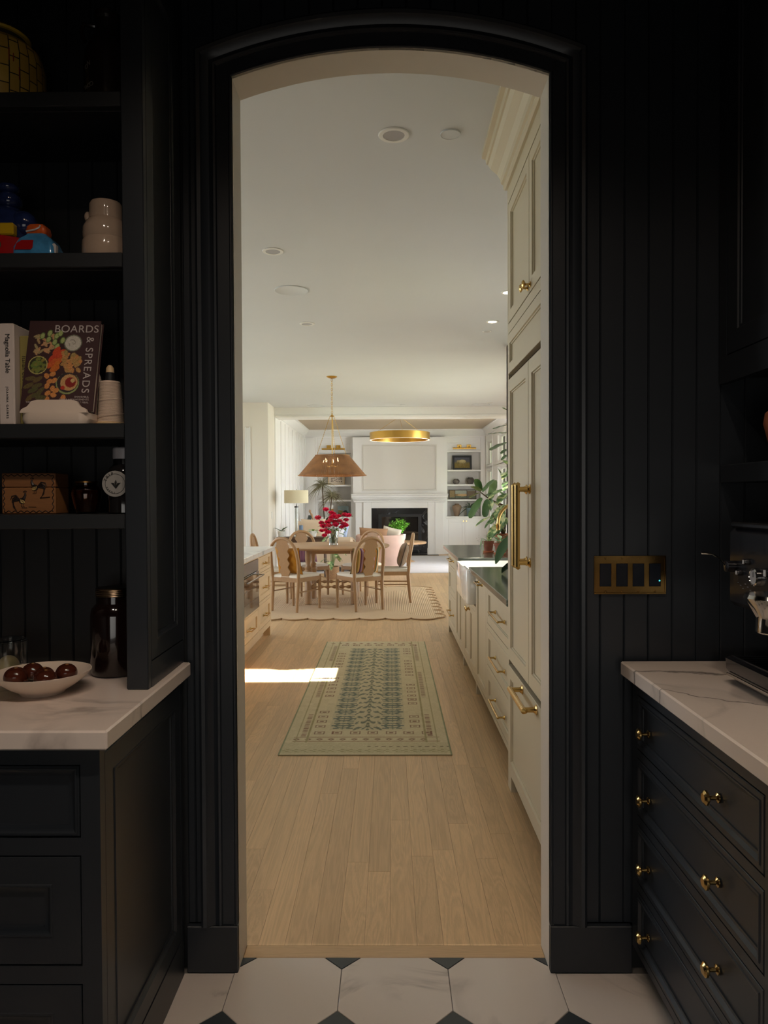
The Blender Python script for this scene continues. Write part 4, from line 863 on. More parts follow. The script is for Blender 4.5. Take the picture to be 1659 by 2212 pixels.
unit('base_cabinet', 'cream drawer base cabinet at the far end of sink run', 6.86, 7.68, [(6.92, 7.62, .715, .845), (6.92, 7.62, .43, .69), (6.92, 7.62, .11, .405)], ['drawer', 'door', 'drawer'], feet=(0, 1))
m = MB(); m.box(.56, 1.265, 3.542, 5.25, .866, .9, .003); m.box(.56, 1.265, 6.05, 7.72, .866, .9, .003); m.box(1.05, 1.265, 5.2502, 6.0498, .866, .9)
solo(m, 'worktop', SOAP, 'glossy dark green stone worktop running along the sink wall', 'countertop', loc=(.9, 5.6, .866))
s = thing('apron_sink', 'white porcelain apron front sink between dark green worktops', 'sink', (.8, 5.65, .63))
z = .628
def sl(i, zz, r=.035): return rrect(.545 + i, 1.048 - i, 5.255 + i, 6.045 - i, r, zz)
part(MB().loft([sl(.006, z), sl(0, z + .01), sl(0, .874), sl(.004, .878), sl(.022, .878, .03), sl(.026, .874, .03), sl(.03, z + .05, .03), sl(.06, z + .03, .03)]), 'basin', PORC, s, angle=50)
part(MB().lathe([(.045, 0), (.045, .004), (.03, .001), (0, .001)], (.8, 5.65, z + .0305), 20), 'drain', BRASS, s)
fa = thing('faucet', 'polished brass gooseneck kitchen faucet rising behind the sink', 'faucet', (1.13, 5.65, .9))
part(MB().lathe([(.03, 0), (.03, .008), (.022, .014), (.02, .06), (.024, .065), (.018, .075), (0, .075)], (1.13, 5.65, .9005), 24), 'base', BRASS, fa)
pts = [(1.13, 5.65, .97)] + [(1.13, 5.65, 1.2)] + [(.98 + .15 * math.cos(a), 5.65, 1.2 + .15 * math.sin(a)) for a in [PI * k / 14 for k in range(1, 14)]] + [(.83, 5.65, 1.2), (.83, 5.65, 1.16)]
part(MB().tube(pts, .0125, 14), 'gooseneck', BRASS, fa)
part(MB().lathe([(.0125, 1.195), (.018, 1.19), (.018, 1.178), (.015, 1.172), (.015, 1.145), (.0, 1.145)], (.83, 5.65, 0), 18), 'spray_head', BRASS, fa)
part(MB().tube([(1.13, 5.65 - .02, .95), (1.13, 5.57, .965), (1.13, 5.5, .99)], [.007, .006, .009], 10), 'lever', BRASS, fa)

# ================================================================== ISLAND
XI = -1.225
t = thing('kitchen_island', 'light oak kitchen island with drawers and built-in oven, left of aisle', 'island', (-1.75, 5.9, 0))
IH = [(6.86, 7.5, .69, .842), (6.86, 7.5, .42, .665), (6.86, 7.5, .155, .39), (5.95, 6.8, .39, .842), (5.95, 6.8, .155, .37), (4.9, 5.9, .155, .842)]
part(MB().box(-2.28, XI - .026, 4.4, 7.53, .1, .855), 'carcass', OAKL, t)
part(MB(faceR(XI)).frame(4.4, 7.54, .1, .855, IH, -.024, 0), 'face_frame', OAKL, t)
for k, q in enumerate(IH):
    if k == 3: continue
    d = part(MB(faceR(XI)).panel(q[0] + .003, q[1] - .003, q[2] + .003, q[3] - .003, -.023, 0, .05 if k else .03, .012, .004), 'drawer' if k < 5 else 'door', OAKL, t)
    yc, zc_ = (q[0] + q[1]) / 2, (q[2] + q[3]) / 2 - (.0 if k == 0 else .01)
    if k < 5: pull(d, (XI - .006, yc - .07, zc_), (XI - .006, yc + .07, zc_), (1, 0, 0), .04, .0055, BRASS, 'handle', .011)
q = IH[3]
DST = mat('oven_steel', (150, 148, 148), .22, 1.0); DGL = mat('oven_glass', (24, 24, 28), .06, coat=1.0)
ov = part(MB(faceR(XI)).box(q[0] + .003, q[1] - .003, q[2] + .003, q[3] - .11, -.02, .012, .002), 'oven_door', DGL, t, 'dark glass oven door')
part(MB(faceR(XI)).box(q[0] + .003, q[1] - .003, q[3] - .107, q[3] - .003, -.02, .006, .002), 'oven_panel', DST, t, 'brushed steel control panel')
pull(ov, (XI + .012, q[0] + .06, q[3] - .145), (XI + .012, q[1] - .06, q[3] - .145), (1, 0, 0), .05, .008, DST, 'handle', .012)
for zz in (.49, .6): part(MB(faceR(XI)).box(q[0] + .05, q[1] - .05, zz, zz + .004, .0121, .0135), 'rack_line', DST, ov)
part(MB().box(XI - .07, XI, 7.47, 7.54, 0, .0995), 'foot', OAKL, t)
part(MB().box(-2.28, -2.21, 7.47, 7.54, 0, .0995), 'foot', OAKL, t)
part(MB().box(-2.2, XI - .075, 4.45, 7.46, 0, .0995), 'toe_kick', OAKL, t)
solo(MB().box(-2.32, -1.2, 4.35, 7.62, .857, .9, .004), 'island_top', CTRK, 'pale marble top on the oak kitchen island', 'countertop', loc=(-1.75, 5.9, .857))

# ================================================================== RUGS
def rug_sheet(name, label, x0, x1, y0, y1, img, th=.007, m=None, skew=None):
    t = thing(name, label, 'rug', ((x0 + x1) / 2, (y0 + y1) / 2, .0006))
    part(MB().box(x0, x1, y0, y1, .0008, th - .0012, .002), 'backing', mat('rug_edge', (158, 152, 122), .95), t)
    grid_obj(img, 'pile', t, Matrix.Translation((x0, y0, th - .0008)), x1 - x0, y1 - y0, m or attr_mat('rug_wool', .95, .35, 500))
    return t
W_, H_ = 157, 525   # 6 mm cells
im = Img(W_, H_, (204, 192, 158), 3); X_ = im.x * .94; Y_ = im.y * 3.15; R_ = im.r
fx0, fx1, fy0, fy1 = .245, .695, .42, 2.83
fld = (X_ > fx0) & (X_ < fx1) & (Y_ > fy0) & (Y_ < fy1)
xm = np.abs(X_ - .47); TEAL = (112, 120, 108)
im.put(fld, (194, 184, 152), 4)
b1 = np.abs(xm - .15); yy = (Y_ * 1.0) % .145 - .0725
cross = ((b1 < .005) & ((Y_ % .145) < .1)) | (np.abs(b1) + np.abs(yy) < .02) | ((np.abs(yy) < .012) & (b1 < .07)) | (np.abs(np.hypot(b1, yy) - .045) < .008) | ((np.abs(np.abs(yy) - .05) < .008) & (b1 < .06) & (b1 > .02))
im.put(fld & cross & (xm > .075), TEAL, 8)
wv = np.sin((Y_ * 1.0 + .55 * np.sqrt(xm + .002)) * 2 * PI / .11 + 1.4 * np.sin(xm * 75)); wv2 = np.sin(xm * 130 + 2.2 * np.sin(Y_ * 41))
im.put(fld & (xm < .085) & (wv > .35) & (wv2 > -.55), (118, 122, 106), 8)
im.put(fld & (xm < .012) & ((Y_ % .06) < .03), (112, 116, 98), 6)
BRN = (128, 92, 74)
def rc(x0, x1, y0, y1, col=BRN, t=.0065):
    ins = (X_ > x0) & (X_ < x1) & (Y_ > y0) & (Y_ < y1); inn = (X_ > x0 + t) & (X_ < x1 - t) & (Y_ > y0 + t) & (Y_ < y1 - t); im.put(ins & ~inn, col, 8)
    im.put(ins & (np.abs(X_ - (x0 + x1) / 2) < .012) & (np.abs(Y_ - (y0 + y1) / 2) < .008), col, 8)
k = 0
for y in np.arange(.47, 2.8, .1):
    k += 1
    if k % 9 not in (5, 6, 7): rc(.155, .215, y, y + .05)
    if k % 8 not in (4, 5): rc(.725, .785, y, y + .05)
for x in np.arange(.16, .8, .105): rc(x, x + .06, .345, .4); rc(x, x + .06, 2.95, 3.0)
for y0_ in (.22, .29): im.put((np.abs(Y_ - y0_) < .007) & (X_ > .05) & (X_ < .89), (156, 132, 100), 6)
for x in np.arange(.07, .86, .066):
    im.put((np.abs(X_ - x) + np.abs(Y_ - .255) < .022) & (np.abs(X_ - x) + np.abs(Y_ - .255) > .01), (132, 100, 80), 8); im.put((np.abs(X_ - x) + np.abs(Y_ - 3.05) < .02), (146, 116, 92), 8)
for xs in ((.085, .115), (.825, .855)):
    ms = (X_ > xs[0]) & (X_ < xs[1]) & (Y_ > .3) & (Y_ < 2.95) & ((Y_ % .028) < .012) & ~((Y_ % 1.15) > .75); im.put(ms, BRN, 10)
for xe in (.13, .065, .81, .875): im.put((np.abs(X_ - xe) < .004) & (Y_ > .2), (160, 148, 108), 5)
im.put((Y_ < .2) & (Y_ > .02), (194, 183, 148), 5); im.put((np.abs(Y_ - .13) < .006) & (X_ > .48) & (((X_ * 100).astype(int) % 4) < 2), (120, 104, 80), 6); im.put((Y_ > .04) & (Y_ < .09) & (((X_ * 60).astype(int) + (Y_ * 90).astype(int)) % 3 == 0), (160, 152, 112), 4)
im.put((im.x < .008) | (im.x > .992), (140, 144, 112), 6)
low = np.repeat(np.repeat(R_.randn(66, 20, 1), 8, 0), 8, 1)[:H_, :W_]; im.a += low * 2.2
rug_sheet('runner_rug', 'faded beige runner rug with teal Persian pattern on kitchen floor', -.613, .333, 3.955, 7.1, im.out())
# jute rug with scalloped edge
def jute_mat():
    mm, N, L, P = base_mat('braided_jute'); tc = N.new('ShaderNodeTexCoord'); sp = N.new('ShaderNodeSeparateXYZ'); L.new(tc.outputs['Object'], sp.inputs[0])
    def M(op, a, b=None):
        n = N.new('ShaderNodeMath'); n.operation = op
        for i, v in enumerate((a, b)):
            if v is None: continue
            if isinstance(v, (int, float)): n.inputs[i].default_value = v
            else: L.new(v, n.inputs[i])
        return n.outputs[0]
    d = M('MAXIMUM', M('SUBTRACT', M('ABSOLUTE', sp.outputs[0]), 1.43), M('SUBTRACT', M('ABSOLUTE', sp.outputs[1]), 1.56))
    w = M('SINE', M('MULTIPLY', d, 2 * PI / .024)); nz = N.new('ShaderNodeTexNoise'); nz.inputs['Scale'].default_value = 70; L.new(tc.outputs['Object'], nz.inputs[0])
    hgt = M('ADD', M('MULTIPLY', w, .5), nz.outputs[0])
    r = N.new('ShaderNodeMapRange'); r.inputs[1].default_value = -.2; r.inputs[2].default_value = 1.2; r.inputs[3].default_value = .8; r.inputs[4].default_value = 1.08; L.new(hgt, r.inputs[0])
    vm = N.new('ShaderNodeVectorMath'); vm.operation = 'SCALE'; vm.inputs[0].default_value = lin((212, 182, 146)); L.new(r.outputs[0], vm.inputs['Scale']); L.new(vm.outputs[0], P.inputs['Base Color'])
    b = N.new('ShaderNodeBump'); b.inputs['Strength'].default_value = .6; b.inputs['Distance'].default_value = .006; L.new(hgt, b.inputs['Height']); L.new(b.outputs[0], P.inputs['Normal']); P.inputs['Roughness'].default_value = .95; return mm
jx0, jx1, jy0, jy1 = -2.15, .54, 8.47, 11.42
def scal(x0, y0, x1, y1, n, d):
    out = []; dx, dy = (x1 - x0) / n, (y1 - y0) / n; L_ = math.hypot(dx, dy); nx, ny = dy / L_, -dx / L_
    for i in range(n):
        for k in range(9):
            q = k / 9; e = d * math.sin(PI * q) ** .6; out.append((x0 + dx * (i + q) + nx * e, y0 + dy * (i + q) + ny * e))
    return out
outl = scal(jx0, jy0, jx1, jy0, 9, .11) + scal(jx1, jy0, jx1, jy1, 10, .11) + scal(jx1, jy1, jx0, jy1, 9, .11) + scal(jx0, jy1, jx0, jy0, 10, .11)
t = thing('jute_rug', 'large tan braided jute rug with scalloped edge under dining table', 'rug', ((jx0 + jx1) / 2, (jy0 + jy1) / 2, .0006))
part(MB().loft([[(x, y, .0008) for x, y in outl], [(x, y, .011) for x, y in outl]]), 'braided_body', jute_mat(), t)
bd = MB(); bd.tube([(x, y, .0125) for x, y in outl], .006, 6, True); part(bd, 'braided_border', mat('jute_cord', (176, 142, 104), .95), t)
im = Img(60, 60, (206, 204, 206), 4)
t = thing('area_rug', 'pale blue grey area rug in front of the living room fireplace', 'rug', (.15, 15.6, .0006))
part(MB().box(-1.6, 1.95, 13.66, 17.7, .0008, .012, .003), 'pile', mat('pale_wool', (206, 204, 208), .95, var=.05, scale=5, bump=.3, bscale=150), t)

# ================================================================== DINING
TX, TY, ZR = -.77, 9.9, .0135
t = thing('dining_table', 'round oak pedestal dining table with turned legs on jute rug', 'table', (TX, TY, ZR))
part(MB().lathe([(0, .734), (.7, .734), (.74, .738), (.76, .747), (.766, .757), (.763, .766), (.752, .770), (0, .770)], (TX, TY, 0), 72), 'tabletop', OAKT, t)
m = MB()
for s_ in (-1, 1): m.box(TX - .255, TX + .255, TY + s_ * .3 - .014, TY + s_ * .3 + .014, .672, .7335, .002).box(TX + s_ * .3 - .014, TX + s_ * .3 + .014, TY - .255, TY + .255, .672, .7335, .002)
part(m, 'apron', OAKT, t)
LEG = [(.036, 0), (.047, .004), (.047, .33), (.042, .338), (.034, .345), (.045, .365), (.058, .395), (.06, .415), (.05, .44), (.036, .452), (.046, .468), (.048, .48), (.036, .495), (.03, .515), (.036, .56), (.041, .6), (.041, .72)]
lp = [(TX + sx * .3, TY + sy * .3) for sx in (-1, 1) for sy in (-1, 1)]
for x, y in lp: part(MB().lathe([(r, z_) for r, z_ in LEG], (x, y, ZR), 20), 'leg', OAKT, t)
for (a, b_) in ((0, 1), (2, 3), (0, 2), (1, 3)):
    A, B = Vector((*lp[a], .24)), Vector((*lp[b_], .24)); d = (B - A).normalized(); A += d * .048; B -= d * .048; n = 48
    part(MB().tube([A + (B - A) * k / n for k in range(n + 1)], [.017 + .008 * math.sin(k / n * 2 * PI * 5.5) for k in range(n + 1)], 10), 'stretcher', OAKT, t)
# dining chair
def make_chair():
    c = thing('dining_chair', '', 'chair', (0, 0, 0), 0, 'oak balloon back dining chairs')
    for sx in (-1, 1):
        part(MB().tube([(sx * .205, .2, 0), (sx * .207, .2, .2), (sx * .21, .2, .37), (sx * .21, .2, .428)], [.0165, .02, .0215, .02], 12), 'leg', OAKC, c)
        part(MB().tube([(sx * .19, -.25, 0), (sx * .192, -.235, .2), (sx * .195, -.222, .37)], [.017, .0205, .0225], 12), 'leg', OAKC, c)
        part(MB().tube([(sx * .206, .18, .24), (sx * .193, -.21, .24)], .0085, 8), 'stretcher', OAKC, c)
    arch = [(-.195, -.222, .37), (-.203, -.23, .5), (-.207, -.238, .58), (-.203, -.25, .66)]
    for k in range(1, 14):
        a = PI - PI * k / 14; arch.append((.2 * math.cos(a), -.262 - .032 * math.sin(a), .70 + .198 * math.sin(a)))
    arch += [(.203, -.25, .66), (.207, -.238, .58), (.203, -.23, .5), (.195, -.222, .37)]
    part(MB().tube(arch, .0205, 12), 'back_frame', OAKC, c)
    zs = [.39 + .502 * k / 46 for k in range(47)]
    def hw(z): return .067 + .032 * max(0, (z - .6) / .3) * (1 if z < .84 else 1 - (z - .84) * 7) + .013 * math.cos((z - .39) * 2 * PI / .1)
    def yb(z): return -.222 - .075 * max(0, (z - .41) / .49) ** 1.1
    m = MB(); m.loft([[(-hw(z), yb(z) - .007, z), (hw(z), yb(z) - .007, z), (hw(z), yb(z) + .007, z), (-hw(z), yb(z) + .007, z)] for z in zs]); part(m, 'splat', OAKC, c)
    def trap(z, i=0): 
        o = []
        for x, y in ((.225 - i, .222 - i), (-.225 + i, .222 - i), (-.205 + i, -.235 + i), (.205 - i, -.235 + i)): o.append((x, y))
        out = []
        for k in range(4):
            p, q, r = Vector(o[k - 1]), Vector(o[k]), Vector(o[(k + 1) % 4])
            for s_ in range(5):
                w = s_ / 4; a = q + (p - q).normalized() * .03 * (1 - w); b2 = q + (r - q).normalized() * .03 * w; out.append((*(a * (1 - w) + b2 * w + (q - (a + b2) / 2) * .0), z))
        return out
    part(MB().loft([trap(.362), trap(.412)]), 'seat_frame', OAKC, c)
    part(MB().loft([trap(.4125, .006), trap(.427, .004), trap(.442, .014), trap(.45, .04), trap(.454, .1)]), 'seat_cushion', LINEN, c, angle=60)
    return c
def face(dx, dy): return math.atan2(dy, dx) - PI / 2
CH = [((-1.17, 9.19), (.50, .87), 'oak dining chair near the island, its back toward the doorway, mustard cushion'),
      ((-.385, 9.235), (-.53, .85), 'oak dining chair front right, back toward the doorway, striped cushion behind splat'),
      ((0.02, 9.9), (-1, 0), 'oak dining chair seen in profile at the right of table'),
      ((-.4, 10.62), (-.5, -.87), 'oak dining chair behind table at right, before the pink armchair'),
      ((-1.17, 10.62), (.5, -.87), 'oak dining chair behind table at left, with purple cushion'),
      ((-1.56, 9.9), (1, 0), 'oak dining chair at far left, peeking above the island top')]
c0 = make_chair(); chairs = []
for i, (p, d, lb) in enumerate(CH):
    if i == 0: c0.location = (*p, ZR); c0.rotation_euler = (0, 0, face(*d)); c0['label'] = lb; chairs.append(c0)
    else: chairs.append(dup(c0, (*p, ZR), face(*d), lb))
def stripe_mat(name, cols, freq, axis=0, rough=.9):
    m, N, L, P = base_mat(name); tc = N.new('ShaderNodeTexCoord'); sp = N.new('ShaderNodeSeparateXYZ'); L.new(tc.outputs['Object'], sp.inputs[0])
    k = N.new('ShaderNodeMath'); k.operation = 'MULTIPLY'; k.inputs[1].default_value = freq; L.new(sp.outputs[axis], k.inputs[0])
    a = N.new('ShaderNodeMath'); a.operation = 'ADD'; a.inputs[1].default_value = 10.0; L.new(k.outputs[0], a.inputs[0])
    fr = N.new('ShaderNodeMath'); fr.operation = 'FRACT'; L.new(a.outputs[0], fr.inputs[0])
    r = N.new('ShaderNodeValToRGB'); r.color_ramp.interpolation = 'CONSTANT'; L.new(fr.outputs[0], r.inputs[0])
    e = r.color_ramp.elements; e[0].color = (*lin(cols[0]), 1); e[1].color = (*lin(cols[1]), 1); e[1].position = 1 / len(cols)
    for i, c in enumerate(cols[2:]): q = e.new((i + 2) / len(cols)); q.color = (*lin(c), 1)
    L.new(r.outputs[0], P.inputs['Base Color']); P.inputs['Roughness'].default_value = rough; return m
def cushion(ci, name, label, m, w, h, t_, lean=-16, dz=0.0, dy=-.155, rotz=0):
    ch = chairs[ci]; base = Matrix.Translation(ch.location) @ Matrix.Rotation(ch.rotation_euler[2], 4, 'Z')
    o = thing(name, label, 'cushion', ch.location + Vector((0, 0, .455)), ch.rotation_euler[2])
    X = base @ Matrix.Translation((0, dy, .452 + h / 2 * .96 + dz)) @ Matrix.Rotation(math.radians(rotz), 4, 'Z') @ Matrix.Rotation(math.radians(lean), 4, 'X') @ Matrix.Rotation(PI / 2, 4, 'X')
    part(pillow_mb(w, h, t_, X), 'cover', m, o, angle=70); return o
cushion(0, 'cushion', 'mustard velvet cushion on the dining chair near the island', mat('mustard_velvet', (186, 128, 34), .8, var=.12, scale=20), .37, .34, .10, lean=13)
cushion(1, 'cushion', 'multicoloured striped cushion behind the scalloped chair splat', stripe_mat('multi_stripe', [(190, 132, 60), (150, 122, 60), (226, 190, 120), (120, 80, 110), (210, 176, 200), (206, 140, 60), (106, 96, 54), (220, 190, 150)], 6.0), .40, .33, .10, lean=13)
cushion(2, 'cushion', 'brown and taupe striped cushion on the profile dining chair', stripe_mat('taupe_stripe', [(150, 126, 100), (96, 80, 72), (176, 158, 130), (116, 100, 84), (140, 116, 96)], 14.0), .34, .33, .12, lean=16, dz=.01)
cushion(4, 'cushion', 'purple striped cushion on the dining chair behind table', stripe_mat('purple_stripe', [(120, 76, 100), (138, 92, 112), (104, 66, 92), (150, 104, 116)], 22.0), .38, .27, .10, lean=8)
# vase of flowers
vx, vy, vz = -.757, 9.85, .7705
t = thing('flower_vase', 'clear glass vase holding bright pink roses on dining table', 'vase', (vx, vy, vz))
part(MB().lathe([(.048, 0), (.056, .004), (.06, .06), (.066, .13), (.073, .205), (.07, .205), (.063, .13), (.057, .06), (.052, .022), (0, .02)], (vx, vy, vz), 32), 'glass', GLASS, t)
part(MB().lathe([(0, .0215), (.0515, .0235), (.0565, .06), (.06, .1), (0, .1)], (vx, vy, vz), 28), 'water', mat('water', (240, 248, 246), .0, trans=1.0), t)
PINK = mat('pink_petal', (236, 44, 98), .6, var=.18, scale=30); PINK2 = mat('coral_petal', (240, 74, 104), .6, var=.18, scale=30)
blo = [(-.205, .0, .33), (-.1, .02, .44), (-.02, -.03, .33), (.02, -.06, .28), (-.07, -.05, .27), (-.13, -.06, .22), (-.09, -.09, .19), (-.15, -.03, .18), (-.11, -.1, .12), (-.05, -.1, .23), (.07, -.03, .35), (.0, .05, .38), (.14, -.05, .25), (.17, .02, .3), (.2, .0, .36), (.15, .04, .37), (.12, -.08, .21), (.17, -.07, .23), (.045, -.085, .33), (-.03, .02, .40), (.04, -.09, .24), (-.03, -.1, .30), (.01, -.1, .35), (-.16, .02, .26), (.09, -.06, .29), (-.06, -.09, .16)]
random.seed(11)
for i, (a, b_, cc) in enumerate(blo):
    st = MB(); p0 = (vx + random.uniform(-.03, .03), vy + random.uniform(-.03, .03), vz + .03); p2 = (vx + a, vy + b_, vz + cc + .02 if cc > .2 else vz + cc); p1 = (vx + a * .28, vy + b_ * .28, vz + max(.22, cc * .72))
    st.tube([p0, ((p0[0] + p1[0]) / 2, (p0[1] + p1[1]) / 2, vz + .14), p1, (p1[0] * .4 + p2[0] * .6, p1[1] * .4 + p2[1] * .6, p1[2] * .35 + p2[2] * .65), p2], .0022, 5); part(st, 'stem', STEMG, t)
    r_ = random.uniform(.042, .054); m = MB(); cV = Vector(p2) + Vector((0, -.004, .006))
    for ring, (n, rad, up) in enumerate(((6, 1.0, .35), (6, .8, 1.0), (5, .6, 2.2), (4, .5, -.8))):
        for k in range(n):
            an = 2 * PI * k / n + ring * .6 + i; dv = Vector((math.cos(an), math.sin(an) * .9, up * .7 + .1)).normalized(); sd = Vector((-math.sin(an), math.cos(an), 0))
            leaf_mb(m, cV - dv * .004, cV + dv * r_ * (1.05 - ring * .12), r_ * 1.15 * rad ** .3, .35, -.15, 'oval', sd, 3)
    part(m, 'rose_bloom', PINK if i % 3 else PINK2, t)
for i in range(60):
    a = random.uniform(-.19, .22); b_ = random.uniform(-.1, .12); cc = random.uniform(.17, .36); m = MB(); p = Vector((vx + a * .85, vy + b_, vz + cc))
    leaf_mb(m, p, p + Vector((random.uniform(-.06, .06), random.uniform(-.04, .03), random.uniform(-.03, .04))), .032, .2, .1, 'oval', None, 3); part(m, 'leaf', LEAFD if i % 2 else LEAFB, t)
# pendant over the table
px_, py_ = TX, TY
t = thing('pendant_lamp', 'woven rattan cone pendant lamp on brass chain above table', 'pendant lamp', (px_, py_, ZK))
part(MB().lathe([(0, -.0005), (.07, -.0005), (.07, -.008), (.055, -.018), (.02, -.026), (0, -.026)], (px_, py_, ZK), 28), 'canopy', BRASSB, t)
m = MB(); zz = ZK - .03; k = 0
while zz > 2.53:
    pts = [(0.011 * math.cos(a), 0, .02 * math.sin(a)) for a in [2 * PI * q / 12 for q in range(12)]]
    if k % 2: pts = [(y, x, z_) for x, y, z_ in pts]
    m.tube([(px_ + x, py_ + y, zz - .018 + z_) for x, y, z_ in pts], .0026, 5, True); zz -= .031; k += 1
part(m, 'chain', BRASSB, t)
part(MB().tube([(px_, py_, 2.5), (px_, py_, 1.84)], .006, 8), 'rod', BRASSB, t)
part(MB().lathe([(0, 2.49), (.012, 2.49), (.03, 2.5), (.012, 2.512), (.006, 2.53), (0, 2.53)], (px_, py_, 0), 20), 'hub', BRASSB, t)
for k in range(3):
    a = math.radians((200, 335, 85)[k]); e = Vector((px_ + .215 * math.cos(a), py_ + .215 * math.sin(a), 1.965)); s_ = Vector((px_ + .028 * math.cos(a), py_ + .028 * math.sin(a), 2.5)); n = 60
    part(MB().tube([s_ + (e - s_) * q / n for q in range(n + 1)], [.0032 + .0016 * math.sin(q * 2.1) for q in range(n + 1)], 6), 'support_chain', BRASSB, t)
zt_, zb_, rt, rb = 1.972, 1.70, .228, .457; N_ = 300
RAT = mat('rattan', (150, 102, 58), .65, var=.25, scale=9); m = MB()
for k in range(N_):
    a = 2 * PI * k / N_ + random.uniform(-.003, .003); da = 2 * PI / N_ * .415; da2 = da * .97
    p = [(rt * math.cos(a - da2), rt * math.sin(a - da2), zt_), (rt * math.cos(a + da2), rt * math.sin(a + da2), zt_), (rb * math.cos(a + da), rb * math.sin(a + da), zb_), (rb * math.cos(a - da), rb * math.sin(a - da), zb_)]
    qn = [((r_ - .0035) * x / r_, (r_ - .0035) * y / r_, z_) for (x, y, z_), r_ in zip(p, (rt, rt, rb, rb))]
    m.loft([[(px_ + x, py_ + y, z_) for x, y, z_ in p], [(px_ + x, py_ + y, z_) for x, y, z_ in qn]])
part(m, 'shade_strands', RAT, t, kind='stuff')
m = MB()
for r_, z_ in ((rt, zt_), (rb, zb_ + .004), ((rt + rb) / 2 - .002, (zt_ + zb_) / 2)): m.tube([(px_ + r_ * math.cos(2 * PI * q / 60), py_ + r_ * math.sin(2 * PI * q / 60), z_) for q in range(60)], .006 if z_ != (zt_ + zb_) / 2 else .0025, 6, True)
part(m, 'shade_rim', RAT, t)
part(MB().tube([(px_, py_, 1.85), (px_, py_, 1.835)], .03, 12), 'arm_hub', BRASSB, t)
for k in range(5):
    a = 2 * PI * k / 5 + .35; ex, ey = px_ + .13 * math.cos(a), py_ + .13 * math.sin(a)
    ar = part(MB().tube([(px_, py_, 1.843), ((px_ + ex) / 2, (py_ + ey) / 2, 1.82), (ex, ey, 1.83), (ex, ey, 1.88)], .005, 6), 'lamp_arm', BRASSB, t)
    part(MB().lathe([(.009, 1.88), (.013, 1.895), (.012, 1.91), (.005, 1.93), (0, 1.94)], (ex, ey, 0), 10), 'candle_bulb', mat('lit_bulb', (255, 236, 200), .5, emit=(255, 226, 180), estr=25), ar)
l = lamp('pendant_bulbs', 'POINT', (px_, py_, 1.8), (px_, py_, 0), 5, (1, .82, .6), shadow_soft_size=.12); l.parent = t; l.matrix_parent_inverse = t.matrix_basis.inverted()

# ================================================================== LIVING ROOM
BY = 18.35; GREY = mat('living_panel', (226, 222, 214), .5)
fp = thing('fireplace', 'tall white paneled chimney breast with mantel and black marble surround', 'fireplace', (.245, BY, 0))
part(MB(faceC(BY)).frame(-.915, 1.40, 0, 2.92, [(-.69, 1.18, 1.575, 2.735), (-.28, .786, .11, 1.0)], -.2, 0), 'breast', LIVW, fp)
part(MB(faceC(BY)).panel(-.689, 1.179, 1.576, 2.734, -.06, .008, .03, .016, .01, proud=.012), 'wall_panel', GREY, fp, 'large framed blank panel above the mantel')
for x0, x1 in ((-.85, -.456), (.939, 1.335)):
    m = MB(); m.box(x0, x1, BY - .1, BY - .0005, 0, 1.3, .004); m.box(x0 - .012, x1 + .012, BY - .115, BY - .1, 0, .16, .004)
    xa, xb = (x1 - .2, x1) if x0 < 0 else (x0, x0 + .2)
    m.box(xa, xb, BY - .13, BY - .1005, .0, 1.3, .004); m.box(xa + .0, xa + .02, BY - .145, BY - .1305, .0, 1.3, .003) if x0 < 0 else m.box(xb - .02, xb, BY - .145, BY - .1305, .0, 1.3, .003)
    part(m, 'pilaster', LIVW, fp)
part(MB().box(-.455, .938, BY - .13, BY - .0005, 1.152, 1.3, .004), 'lintel', LIVW, fp)
m = MB()
for e, z0, z1 in ((.14, 1.301, 1.345), (.17, 1.346, 1.375), (.21, 1.376, 1.41), (.26, 1.411, 1.47), (.3, 1.471, 1.5)): m.box(-.85 - e * .35, 1.335 + e * .35, BY - e, BY - .0005, z0, z1, .006)
part(m, 'mantel_shelf', LIVW, fp)
part(MB(faceC(BY - .04)).frame(-.455, .938, .012, 1.151, [(-.281, .787, .11, 1.0)], -.038, .0), 'marble_surround', BLKM, fp)
part(MB(faceC(BY - .03)).frame(-.28, .786, .111, .999, [(-.20, .706, .18, .93)], -.05, 0), 'firebox_frame', mat('black_iron', (22, 22, 24), .45), fp)
part(MB().box(-.27, .776, BY + .03, BY + .3, .12, .99), 'firebox', mat('firebox_brick', (62, 54, 50), .8, var=.2, scale=6), fp)
part(MB().box(-.199, .705, BY + .012, BY + .016, .181, .929), 'fire_glass', mat('fire_glass', (40, 36, 34), .05, coat=1.0), fp)
solo(MB().box(-.62, 1.19, BY - .44, BY - .15, .0006, .014, .002), 'hearth', BLKM, 'thin black stone hearth slab on floor before the fireplace', 'hearth', loc=(.28, BY - .3, .0006))
SHZ = [.936, 1.362, 1.742, 2.107, 2.59]
